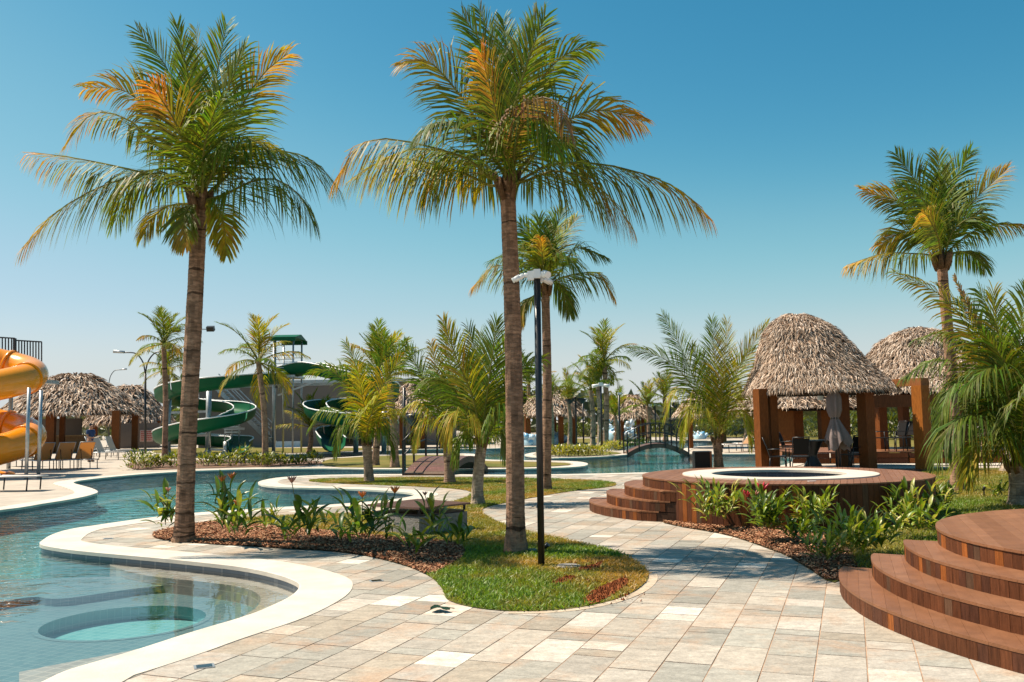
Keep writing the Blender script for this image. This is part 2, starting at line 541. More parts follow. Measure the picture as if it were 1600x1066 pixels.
# ================================================================== GROUND, POOL
SHORE = [(-260, 1300), (-60, 1130), (71, 1066), (107, 1048), (161, 1033), (228, 1013), (300, 989), (394, 962), (444, 940), (464, 928), (472, 917),
 (468, 910), (440, 899), (387, 887), (315, 879), (265, 874), (199, 868), (132, 862), (99, 858), (69, 853), (63, 849), (68, 845), (81, 836),
 (109, 827), (152, 821), (199, 814), (245, 808), (300, 802), (379, 797), (436, 793), (503, 790), (571, 785), (614, 781), (639, 777), (652, 773.5),
 (643, 770), (614, 767.5), (557, 764), (501, 762.8), (445, 761.6), (413, 759), (405, 756), (404, 753.5), (411, 750.7), (427, 747.5), (456, 744.6),
 (501, 742.5), (580, 741.4), (627, 741.2), (695, 741.5), (737, 742), (791, 742.3), (820, 742.3), (926, 740.6), (991, 739), (1060, 737.5), (1130, 735.5),
 (1195, 732), (1232, 726), (1243, 718), (1241, 711.5), (1232, 709.5), (1200, 709.3), (1133, 709.3), (1085, 708.8), (1066, 708), (1060, 706),
 (1062, 703), (1075, 699.5), (1090, 697.5), (1160, 695.5), (1215, 694), (1237, 692), (1235, 689.7), (1200, 688.5), (1079, 689), (1020, 689.8),
 (1000, 692), (930, 696), (860, 697.5), (800, 699), (773, 701), (700, 701.7), (640, 702.5), (600, 704.7), (500, 708.7), (400, 711.2), (315, 712.3),
 (301, 714.3), (312, 716.6), (400, 718), (497, 716.8), (565, 713), (594, 710.5), (640, 709.3), (700, 708.9), (738, 709), (745, 710.8), (736, 715.3),
 (755, 718.8), (850, 720), (901, 721), (916, 723.3), (919, 725.6), (912, 728.8), (876, 731), (790, 733), (700, 733.3), (600, 733.3), (520, 731.9),
 (445, 732.4), (370, 733.5), (304, 735.6), (276, 737.3), (220, 741), (180, 744.7), (152, 747.5), (121, 751.4), (113, 754), (115, 755.7), (128, 759),
 (142, 763), (151, 766.8), (152, 769.8), (143, 773), (128, 777), (101, 782), (67, 787), (34, 793), (0, 797), (-120, 815), (-400, 870), (-700, 1000), (-700, 1300)]
W2 = gp(SHORE, 0, 2)
ISLE = gp([(823, 713), (850, 715), (876, 715.5), (915, 714.7), (951, 713), (983, 710), (993, 708), (986, 705.4), (970, 703.8), (930, 702.3), (880, 702.6), (840, 706), (819, 710)], 0, 2)
WL = -0.085                                   # water level
mb = MB()
mb.sheet([(-700, -40), (700, -40), (700, 1500), (-700, 1500)], -0.014, [W2])
struct('ground', mb, M['pave'])
mb = MB()
mb.sheet(ISLE, -0.01)
struct('island_ground', mb, M['pave'])
mb = MB()
mb.wall(W2, -.17, -0.016); mb.wall(ISLE, -.17, -0.012)
struct('pool_waterline', mb, M['walltile'])
mb = MB()
mb.wall(W2, -1.05, -.17); mb.wall(ISLE, -1.05, -.17)
struct('pool_wall', mb, M['pooltile'])
mb = MB()
o_ = offset(W2, 0.6)
mb.sheet(o_, -0.46)
struct('pool_floor', mb, M['pooltile'])
def coping(poly, w, out_sign, name):
    a, b = offset(poly, -0.02 * out_sign), offset(poly, w * out_sign)
    n = len(poly)
    vs_ = [(p[0], p[1], -0.04) for p in a] + [(p[0], p[1], 0.004) for p in a] + \
          [(p[0] * .96 + q[0] * .04, p[1] * .96 + q[1] * .04, 0.008) for p, q in zip(a, b)] + [(p[0], p[1], 0.005) for p in b] + [(p[0], p[1], -0.04) for p in b]
    fs = []
    for i in range(n):
        j = (i + 1) % n
        for k in range(4):
            fs.append((k * n + i, k * n + j, (k + 1) * n + j, (k + 1) * n + i))
    m_ = MB(); m_.add(vs_, fs)
    return struct(name, m_, M['coping'])
coping(W2, 0.5, 1, 'pool_coping')
coping(ISLE, 0.35, -1, 'island_coping')
# water body: closed, from the surface down past the floor
mb = MB()
w_ = offset(W2, 0.03)
mb.sheet(w_, WL)
mb.wall(w_, -1.6, WL)
fl = MB(); fl.sheet(w_, -1.6)
mb.add(fl.v, [f[::-1] for f in fl.f])
struct('pool_water', mb, M['water'])
# shallow shelf, benches and round bowl at the near end of the pool
ZA, ZB, ZC, ZD = -0.13, -0.22, -0.30, -0.44
arc = [(172, 884), (218, 899), (300, 907), (381, 917), (412, 932), (398, 955), (330, 985), (240, 1010), (120, 1032), (30, 1050)]
sh = [G(x, y, ZA).to_2d() for x, y in arc]
sh = chaikin(sh, 2, False)
rim = [G(x, y, 0).to_2d() for x, y in [(30, 1095), (107, 1058), (228, 1023), (400, 972), (480, 930), (485, 915), (440, 893), (315, 872), (170, 862)]]
mb = MB(); mb.sheet(sh + chaikin(rim, 1, False), ZA)
mb.wall(sh, -1.0, ZA, closed=False)
struct('pool_shelf', mb, M['shelftile'])
S2 = chaikin([G(x, y, ZB).to_2d() for x, y in [(48, 930), (85, 938), (160, 927), (230, 917), (300, 912), (360, 914), (408, 930), (398, 952), (330, 985), (240, 1010), (120, 1030), (0, 1040), (-80, 1034), (-80, 960)]], 2)
B1 = [V((-6.8, 5.2)), V((-1.0, 5.2)), V((-1.0, 11.3)), V((-6.8, 11.0))]
mb = MB(); mb.sheet(B1, ZB, [S2]); mb.wall(S2, ZC, ZB); mb.wall(B1, -1.0, ZB)
bc = G(195, 972, ZC); BR = 0.78
bowl = circle(bc.x, bc.y, BR, 48)
mb.sheet(S2, ZC, [bowl])
mb2 = MB(); mb2.wall(bowl, ZD, ZC); mb2.sheet(bowl, ZD)
struct('pool_bowl', mb2, M['bowltile'])
mb.lathe([(BR - 0.03, 0.004), (BR + 0.03, 0.004)], 48, (bc.x, bc.y, ZC))
struct('pool_bench', mb, M['benchtile'])

# ================================================================== GARDENS
G1 = gp([(697, 939), (740, 951), (795, 956), (845, 956), (902, 951), (952, 941), (990, 927), (1012, 908), (1014, 897), (1007, 887), (990, 875), (965, 864), (927, 854),
 (874, 842), (818, 830), (791, 822), (771, 814), (755, 804), (752, 797), (762, 792), (785, 787), (831, 778), (897, 767), (940, 763), (964, 759), (962, 755.5), (930, 751),
 (831, 748.3), (738, 747.3), (632, 746.5), (566, 748), (500, 749.3), (476, 751.8), (508, 755), (557, 757), (625, 759.4), (670, 761.6), (699, 763), (726, 766), (738, 769.7),
 (736, 774), (724, 780), (700, 788), (640, 797), (546, 803.5), (490, 805), (434, 807), (389, 810), (325, 816), (296, 821), (262, 827), (240, 833), (237, 838), (246, 843),
 (272, 846.6), (332, 851), (389, 854), (445, 858), (512, 861.5), (546, 865), (591, 873), (625, 882), (648, 890), (670, 900), (686, 913), (694, 927)], 0, 2)
MU1 = gp([(240, 833), (237, 838), (246, 843), (272, 846.6), (332, 851), (389, 854), (445, 858), (512, 861.5), (546, 865), (591, 873), (625, 882), (648, 890), (672, 902),
 (706, 884), (729, 870), (723, 853), (690, 846), (640, 842), (585, 839), (530, 832), (450, 826), (380, 818), (325, 816), (296, 821), (262, 827)], 0, 2)
G2 = gp([(1031, 816), (1059, 823), (1097, 829), (1134, 836), (1168, 846), (1200, 858), (1226, 867), (1262, 888), (1298, 913), (1320, 905), (1420, 890), (1620, 880), (1900, 880),
 (1900, 731), (1600, 731), (1450, 732), (1345, 733), (1250, 760), (1080, 790), (1035, 805)], 0, 1)
MU2 = gp([(1031, 816), (1059, 823), (1097, 829), (1134, 836), (1168, 846), (1200, 858), (1226, 867), (1262, 888), (1298, 913), (1345, 895), (1330, 860), (1290, 835), (1220, 815), (1120, 800), (1040, 803)], 0, 1)
mb = MB(); mb.sheet(G1, 0.006); struct('lawn_soil', mb, M['grassbase'])
mb = MB(); mb.sheet(G2, 0.006); struct('lawn_soil', mb, M['grassbase'])
mb = MB(); mb.sheet(MU1, 0.012); mb.sheet(MU2, 0.012); struct('planting_bed_soil', mb, mat('bed soil', (0.055, 0.028, 0.016), 0.95, nscale=9, namp=0.4, spec=0.1))
PATCH = [gp([(908, 943), (925, 925), (955, 912), (975, 903), (985, 912), (965, 927), (948, 938), (925, 947)], 0, 2),
         gp([(898, 890), (930, 884), (945, 877), (935, 890), (915, 896)], 0, 2),
         gp([(860, 912), (885, 902), (905, 903), (885, 912), (868, 918)], 0, 2)]
mb = MB()
for p in PATCH: mb.sheet(p, 0.016)
struct('bare_soil_patch', mb, M['soil'])
# far lawns
FL = [gp([(520, 716.5), (570, 713.5), (640, 711.2), (725, 711), (722, 716), (740, 720.5), (850, 722), (895, 724), (885, 727.5), (800, 730.5), (600, 731), (510, 729.8), (500, 722)], 0, 1),
      gp([(235, 702), (330, 699.5), (430, 700), (560, 699.7), (600, 700.5), (560, 704.5), (450, 708), (330, 709.5), (240, 709)], 0, 1),
      gp([(845, 711), (900, 712.5), (960, 710.5), (975, 707.5), (930, 704.5), (870, 705)], 0, 1),
      gp([(860, 694), (930, 692.5), (1000, 689), (1010, 684), (850, 686)], 0, 1),
      gp([(1330, 705), (1345, 722), (1800, 722), (1900, 668), (860, 668), (850, 682), (1010, 683), (1230, 684)], 0, 0)]
mb = MB()
for p in FL: mb.sheet(p, 0.004)
struct('far_lawn', mb, mat('far lawn', (0.10, 0.11, 0.025), 0.95, nscale=0.6, col2=(0.22, 0.16, 0.05), spec=0.1))
HB = gp([(195, 729), (205, 722), (300, 719), (400, 720), (500, 719.5), (505, 727), (420, 729), (300, 732), (215, 735)], 0, 1)
mb = MB(); mb.sheet(HB, 0.008); struct('hedge_bed_soil', mb, mat('hedge soil', (0.16, 0.085, 0.05), 0.95, nscale=3, namp=0.4))

# blades of grass
def blades(poly, dens, h, seed, name, dryf, avoid=(), base=0.006, spread=0.03):
    r = np.random.RandomState(seed)
    P = np.array([(p[0], p[1]) for p in poly])
    lo, hi = P.min(0), P.max(0)
    n = int((hi - lo).prod() * dens)
    pts = r.rand(n, 2) * (hi - lo) + lo
    def ins(Q, pts):
        c = np.zeros(len(pts), bool)
        j = len(Q) - 1
        for i in range(len(Q)):
            xi, yi = Q[i]; xj, yj = Q[j]
            if yi != yj:
                c ^= ((yi > pts[:, 1]) != (yj > pts[:, 1])) & (pts[:, 0] < (xj - xi) * (pts[:, 1] - yi) / (yj - yi) + xi)
            j = i
        return c
    k = ins(P, pts)
    for a in avoid: k &= ~ins(np.array([(p[0], p[1]) for p in a]), pts)
    pts = pts[k]; n = len(pts)
    d = np.array([dryf(x, y) for x, y in pts])
    a = r.rand(n) * 6.283
    hh = h * (0.55 + 0.8 * r.rand(n)) * (1 - 0.3 * d)
    w = 0.0045 + 0.004 * r.rand(n)
    ln = spread * r.randn(n, 2)
    v = np.zeros((n, 4, 3), np.float32)
    v[:, 0, :2] = pts + np.c_[np.cos(a), np.sin(a)] * w[:, None]
    v[:, 1, :2] = pts - np.c_[np.cos(a), np.sin(a)] * w[:, None]
    v[:, 2, :2] = pts - np.c_[np.cos(a), np.sin(a)] * w[:, None] * .7 + ln * .5
    v[:, 2, 2] = hh * .65
    v[:, 3, :2] = pts + ln
    v[:, 3, 2] = hh
    v[:, :, 2] += base
    me = bpy.data.meshes.new(name)
    me.vertices.add(n * 4); me.vertices.foreach_set('co', v.ravel())
    li = np.zeros((n, 6), np.int32); b = np.arange(n) * 4
    li[:, 0], li[:, 1], li[:, 2] = b, b + 1, b + 2
    li[:, 3], li[:, 4], li[:, 5] = b, b + 2, b + 3
    me.loops.add(n * 6); me.loops.foreach_set('vertex_index', li.ravel())
    me.polygons.add(n * 2); me.polygons.foreach_set('loop_start', np.arange(n * 2) * 3)
    me.update(calc_edges=True)
    g = np.array([0.125, 0.215, 0.020]); y = np.array([0.40, 0.24, 0.055])
    mixv = np.clip(d + 0.25 * (r.rand(n) - .5), 0, 1)[:, None]
    c = (g * (0.6 + 0.9 * r.rand(n, 1))) * (1 - mixv) + y * (0.7 + .6 * r.rand(n, 1)) * mixv
    t = me.attributes.new('tint', 'FLOAT_COLOR', 'FACE')
    col = np.ones((n, 2, 4), np.float32); col[:, :, :3] = c[:, None, :]
    t.data.foreach_set('color', col.ravel())
    me.materials.append(M['grass'])
    o = put(name, me)
    return o
def dry1(x, y):
    s = noise.noise(V((x * .8, y * .55, 3.1))) * .55 + noise.noise(V((x * 2.7, y * 2.2, 7.7))) * .5
    v_ = 0.02 + s
    if y > 11.5: v_ += 0.42
    q = V((x - 1.05, y - 9.35)).length
    v_ += max(0, 0.95 - q * 0.8)
    v_ += max(0, .75 - abs(y - 10.2) * 1.3) + max(0, .8 - abs(x - 1.25) * 1.6) * (1 if y < 10.5 else 0)
    return min(1, max(0, v_))
LAWNS = []
o = blades(G1, 2600, 0.042, 1, 'lawn_grass', dry1, [MU1, circle(G(888, 885).x, G(888, 885).y, .15, 16)] + PATCH)
tag(o, 'short green lawn with straw coloured dry patches around the leaning palm', 'grass', kind='stuff')
def dry2(x, y):
    return min(1, max(0, 0.42 + noise.noise(V((x * .5, y * .4, 9))) * .8))
G2n = gp([(1345, 895), (1900, 900), (1900, 735), (1440, 736), (1437, 790), (1300, 838)], 0, 0)
o = blades(G2n, 900, 0.045, 2, 'lawn_grass', dry2, spread=0.025)
tag(o, 'sunlit dry lawn under the tall right palm', 'grass', kind='stuff')

# mulch chips
def chips(poly, n, seed, name, label):
    r = rng(seed)
    xs = [p[0] for p in poly]; ys = [p[1] for p in poly]
    b = MB()
    k = 0
    while k < n:
        p = V((r.uniform(min(xs), max(xs)), r.uniform(min(ys), max(ys))))
        if not inside(p, poly): continue
        k += 1
        s = r.uniform(.007, .021)
        a = r.uniform(0, 6.28)
        u = V((math.cos(a), math.sin(a), r.uniform(-.5, .5))) * s
        w = V((-math.sin(a), math.cos(a), r.uniform(-.6, .6))) * s * r.uniform(.25, .6)
        c = V((p.x, p.y,   .014 + r.random() ** 2 * .025))
        q = r.random()
        t = (.29, .125, .066) if q < .5 else (.48, .27, .155) if q < .88 else (.11, .05, .03)
        f = r.uniform(.7, 1.2)
        b.add([c - u - w, c + u - w, c + u + w, c - u + w], [(0, 1, 2, 3)], tuple(f * i for i in t))
    o = b.obj(name, M['mulch'])
    return tag(o, label, 'mulch', kind='stuff')
chips(MU1, 32000, 5, 'bark_mulch', 'brown bark mulch in the bed under the left palm')
chips(MU2, 20000, 6, 'bark_mulch', 'brown bark mulch in the bed beside the round wooden spa')

def clods(polys, n, seed):
    r = rng(seed); b = MB()
    for poly in polys:
        xs = [p[0] for p in poly]; ys = [p[1] for p in poly]
        m_ = int(n * abs(area(poly)))
        for _ in range(m_):
            p = V((r.uniform(min(xs) - .06, max(xs) + .06), r.uniform(min(ys) - .06, max(ys) + .06)))
            if not inside(p, poly) and r.random() > .06: continue
            s = r.uniform(.004, .016); f = r.uniform(.55, 1.3)
            c = V((p.x, p.y, .016))
            b.add([c + V((s, 0, 0)), c + V((-s * .6, s, 0)), c + V((-s * .5, -s, 0)), c + V((0, 0, s * r.uniform(.8, 1.6)))], [(0, 1, 3), (1, 2, 3), (2, 0, 3)], (.25 * f, .075 * f, .026 * f))
    o = b.obj('soil_clods', M['mulch'])
    tag(o, 'crumbly red soil showing through the worn lawn tip', 'soil', kind='stuff')
clods(PATCH, 9000, 15)

# ================================================================== PAVING STONES
PAVE = [p for p in W2]
near = [G(x, y).to_2d() for x, y in SHORE]
i0 = 0
k1 = SHORE.index((1130, 735.5))
shore_n = offset(W2, 0.18)
# polygon of the paved terrace: shore, then round the outside
cut = int(k1 * 4)
terr = shore_n[2:cut] + [G(x, y).to_2d() for x, y in [(1300, 734), (1340, 740), (1345, 800), (1320, 900), (1500, 960), (1900, 1000), (1900, 1300)]]
terr_b = (min(p[0] for p in terr), max(p[0] for p in terr), 3.2, max(p[1] for p in terr))
rd = V((525, 1400)).normalized()
pd = V((rd.y, -rd.x))
pav = put('paving'); pav['kind'] = 'structure'
mb = MB(); mb.sheet(terr, -0.0035); struct('mortar_bed', mb, M['mortar'], pav)
cand = []
r = rng(11)
RW = 0.315
u = -16.0
TC = [(.37, .347, .297), (.335, .313, .266), (.41, .365, .305), (.445, .39, .32), (.30, .284, .244), (.36, .338, .288), (.40, .36, .305), (.50, .45, .385), (.39, .335, .265), (.43, .38, .315)]
gard = [G1, G2]
while u < 9:
    w_ = RW * r.choice((1, 1, 1, .99))
    v = -2.0 + r.random() * .5
    while v < 32:
        L = r.choice((.17, .22, .30, .36, .44, .52, .60))
        c = pd * (u + w_ / 2) + rd * (v + L / 2)
        if terr_b[0] < c.x < terr_b[1] and 3.2 < c.y < terr_b[3]:
            cand.append((u, v, w_, L, c))
        v += L
    u += w_
tiles = []
for (u, v, w_, L, c) in cand:
    j = .0045
    q = [pd * (u + j) + rd * (v + j), pd * (u + w_ - j) + rd * (v + j), pd * (u + w_ - j) + rd * (v + L - j), pd * (u + j) + rd * (v + L - j)]
    ins_ = [inside(p, terr) for p in q]
    if not any(ins_) and not inside(c, terr): continue
    for g in gard:
        if all(inside(p, g) for p in q): break
    else:
        if area(q) < 0: q = q[::-1]
        poly = q if all(ins_) else clip(terr, q)
        if len(poly) >= 3 and abs(area(poly)) > .003:
            tiles.append((c.length / math.sqrt(w_ * L), poly))
tiles.sort(key=lambda t: t[0])
rest = MB()
for i, (s_, poly) in enumerate(tiles):
    t = r.choice(TC)
    f = r.uniform(.78, 1.06)
    if r.random() < .06: t, f = (.60, .55, .475), 1
    t = tuple(min(.82, x * f) for x in t)
    z1 = r.uniform(-.0015, .0015)
    if i < 299:
        b = MB(); b.prism(poly, -.02, z1, t)
        b.obj('paving_stone', M['stone'], pav)
    else:
        rest.prism(poly, -.02, z1, t)
o = rest.obj('paving_stone', M['stone'], pav)
o['kind'] = 'stuff'
# pale stone edging round the lawn tip
ed = gp([(1014, 897), (1015, 905), (1008, 915), (990, 927), (952, 941), (902, 951), (845, 956), (795, 956)], 0, 0)
ed = chaikin(ed, 2, False)
mb = MB()
n = len(ed)
ob = []
for i in range(n):
    a, b = ed[max(0, i - 1)], ed[min(n - 1, i + 1)]
    t = (b - a).normalized()
    ob.append(ed[i] + V((-t.y, t.x)) * -.085)
if (ob[n // 2] - V((.3, 9.6))).length < (ed[n // 2] - V((.3, 9.6))).length:
    ob = [e * 2 - q for e, q in zip(ed, ob)]
mb.add([(p.x, p.y, .003) for p in ed] + [(p.x, p.y, .003) for p in ob], [(i, i + 1, n + i + 1, n + i) for i in range(n - 1)], (.48, .39, .29))
struct('lawn_edging', mb, M['stone'])

# ================================================================== ROUND TIMBER DECKS
def wood_tint(r):  # upright boards tinted darker than the tops, painting in shaded fronts
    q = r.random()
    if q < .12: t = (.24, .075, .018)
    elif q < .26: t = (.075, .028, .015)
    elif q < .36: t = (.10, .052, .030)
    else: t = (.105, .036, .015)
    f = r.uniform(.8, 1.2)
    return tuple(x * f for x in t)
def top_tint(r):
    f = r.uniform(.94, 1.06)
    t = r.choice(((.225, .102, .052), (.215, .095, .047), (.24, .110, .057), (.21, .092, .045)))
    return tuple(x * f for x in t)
GAP = {'board': .0022, 'plank': .0024}
def boards(parent, path, z0, z1, w, r, closed, local):
    """upright boards along a polyline of world points, each one an object"""
    n = len(path)
    for i in range(n if closed else n - 1):
        a, b = path[i], path[(i + 1) % n]
        L = (b - a).length
        if L < .02: continue
        t = (b - a) / L
        nrm = V((t.y, -t.x))
        th = .02 + r.uniform(-.002, .002)
        gp_ = GAP['board']
        q = [a + t * gp_, b - t * gp_, b - t * gp_ - nrm * th, a + t * gp_ - nrm * th]
        q = [p + nrm * (th * .5) for p in q]
        m_ = MB(); m_.prism(q if area(q) > 0 else q[::-1], z0, z1, wood_tint(r))
        m_.obj('board', M['timber'], parent)
def planks(parent, conv, z, w, r, hole=None, skip=None, name='plank', limit=290):
    """deck planks laid along the paving direction, cut to the convex outline"""
    out_ = []
    us = [p.dot(pd) for p in conv]
    vs2 = [p.dot(rd) for p in conv]
    u = math.floor(min(us) / w) * w
    while u < max(us):
        q = [pd * (u + GAP['plank']) + rd * (min(vs2) - 1), pd * (u + w - GAP['plank']) + rd * (min(vs2) - 1), pd * (u + w - GAP['plank']) + rd * (max(vs2) + 1), pd * (u + GAP['plank']) + rd * (max(vs2) + 1)]
        if area(q) < 0: q = q[::-1]
        poly = clip(conv, q)
        u += w
        if len(poly) < 3: continue
        if hole:
            hc, hr = hole
            um = (u - w / 2) - hc.dot(pd)
            if abs(um) < hr:
                hh = math.sqrt(hr * hr - um * um)
                v0 = hc.dot(rd)
                big = 50
                for s_ in (-1, 1):
                    lo, hi = (v0 - big, v0 - hh) if s_ < 0 else (v0 + hh, v0 + big)
                    q2 = [pd * (u - w) + rd * lo, pd * u + rd * lo, pd * u + rd * hi, pd * (u - w) + rd * hi]
                    if area(q2) < 0: q2 = q2[::-1]
                    p2 = clip(poly, q2)
                    if len(p2) >= 3: out_.append(p2)
                continue
        if skip and all((p - skip[0]).length < skip[1] - .03 for p in poly): continue
        out_.append(poly)
    for p in out_:
        if area(p) < 0: p = p[::-1]
        m_ = MB(); m_.prism(p, z - .022, z + r.uniform(-.001, .001), top_tint(r))
        m_.obj(name, M['plank'], parent)
def arc_of(center, rad, keep, step):
    n = int(2 * math.pi * rad / step)
    pts = [center + V((math.cos(2 * math.pi * k / n), math.sin(2 * math.pi * k / n))) * rad for k in range(n + 1)]
    return pts, [keep(p) for p in pts]
def stair(parent, circ, keep, z0, z1, r, upper):
    """one step: core, facing boards, planks; circ=(centre, radius) cut by half planes"""
    c, rad = circ
    poly = circle(c.x, c.y, rad, 120)
    for (p0, nrm) in keep:
        tdir = V((-nrm.y, nrm.x))
        big = 30
        a, b = p0 - tdir * big, p0 + tdir * big
        q = [a, b, b + nrm * big, a + nrm * big]
        if area(q) < 0: q = q[::-1]
        poly = clip(poly, q)
    st = MB(); st.prism([p for p in poly], z0 - .01, z1 - .02, (.05, .025, .015))
    s_ = st.obj('step', M['timber'], parent)
    # resample outline, facing boards where it lies on the circle or the cut
    L = []
    n = len(poly)
    for i in range(n):
        a, b = poly[i], poly[(i + 1) % n]
        L.append((a, b))
    pts, acc = [poly[0]], 0
    w = .085
    for a, b in L:
        d = (b - a).length
        t = w - acc
        while t <= d:
            pts.append(a + (b - a) * (t / d)); t += w
        acc = d - (t - w)
    pts2 = []
    for i in range(len(pts) - 1):
        mid = (pts[i] + pts[i + 1]) / 2
        if (mid - upper[0]).length < upper[1] - .02: continue
        pts2.append((pts[i], pts[i + 1]))
    for a, b in pts2:
        boards(s_, [a, b], z0, z1 - .023, w, r, False, True)
    big_ = offset(poly, .014)
    planks(s_, big_, z1, .095, r, skip=upper)

# jacuzzi deck
JC, JR, JH = V((4.48, 15.1)), 2.30, .64
jr = rng(21)
jz = thing('spa_deck', 'round raised timber deck with the sunken white rimmed spa and curved steps at its left', 'deck', (JC.x, JC.y, 0))
mb = MB()
co = circle(JC.x, JC.y, JR - .012, 96)
mb.wall(co, -.02, JH - .022, (.05, .025, .015))
mb.obj('deck_core', M['dark'], jz)
n_ = 160
boards(jz, [JC + V((math.cos(2 * math.pi * k / n_), math.sin(2 * math.pi * k / n_))) * JR for k in range(n_)], 0, JH - .024, .09, jr, True, True)
RC, RO, RI = V((4.41, 15.1)), 1.57, 1.10
planks(jz, circle(JC.x, JC.y, JR + .02, 120), JH, .09, jr, hole=(RC, RO - .1))
mb = MB()
mb.lathe([(RI - .02, JH - .03), (RI - .02, JH + .012), (RI, JH + .02), (RO, JH + .02), (RO + .005, JH - .03)], 96, (RC.x, RC.y, 0), sm=False)
mb.obj('white_rim', M['coping'], jz)
mb = MB()
mb.lathe([(RI, JH - .02), (RI, -.3), (0.01, -.3)], 72, (RC.x, RC.y, 0), sm=False)
mb.obj('basin', M['spatile'], jz)
mb = MB()
mb.lathe([(0.001, JH - .11), (RI + .01, JH - .11)], 72, (RC.x, RC.y, 0), sm=False)
mb.lathe([(0.001, -.4), (RI + .01, -.4), (RI + .01, JH - .11)], 72, (RC.x, RC.y, 0), sm=False)
mb.obj('spa_water', M['spawater'], jz)
mb = MB(); mb.box((4.38, 13.32, JH + .004), (.12, .05, .006), .1)
mb.obj('deck_light', M['white'], jz)
cp0, cdir = JC + V((-2.52, -.83)), V((.59, -.37)).normalized()
cn = V((.37, .59)).normalized()
for k, zt in ((3, .16), (2, .32), (1, .48)):
    c = JC + V((-.14, .30)) * k
    rad = JR + .14 * k
    up_ = (JC + V((-.14, .30)) * (k - 1), JR + .14 * (k - 1))
    stair(jz, (c, rad), [(cp0, cn), (JC + V((-2.2, 1.45)), V((-.25, -1)).normalized()), (JC + V((-.6, 0)), V((-1, 0)))], zt - .16, zt, jr, up_)
# near deck on the right
GAP = {'board': .0012, 'plank': .0007}
NC, NR, NH = V((6.0, 7.4)), 2.32, .58
nr_ = rng(22)
nd = thing('stepped_deck', 'large round timber deck with three wide curved steps filling the right corner', 'deck', (NC.x, NC.y, 0))
mb = MB()
mb.prism(circle(NC.x, NC.y, NR - .012, 96), -.02, NH - .022)
mb.obj('deck_core', M['dark'], nd)
boards(nd, [NC + V((math.cos(2 * math.pi * k / n_), math.sin(2 * math.pi * k / n_))) * NR for k in range(n_)], 0, NH - .024, .09, nr_, True, True)
planks(nd, circle(NC.x, NC.y, NR + .02, 120), NH, .095, nr_)
for k, zt in ((3, .145), (2, .29), (1, .435)):
    c = NC + V((.133, -.067)) * k
    rad = NR + .433 * k
    up_ = (NC + V((.133, -.067)) * (k - 1), NR + .433 * (k - 1))
    stair(nd, (c, rad), [(V((3.15, 8.83)), V((-.547, -.837)).normalized()), (V((6.4, 7)), V((-1, 0)))], zt - .145, zt, nr_, up_)

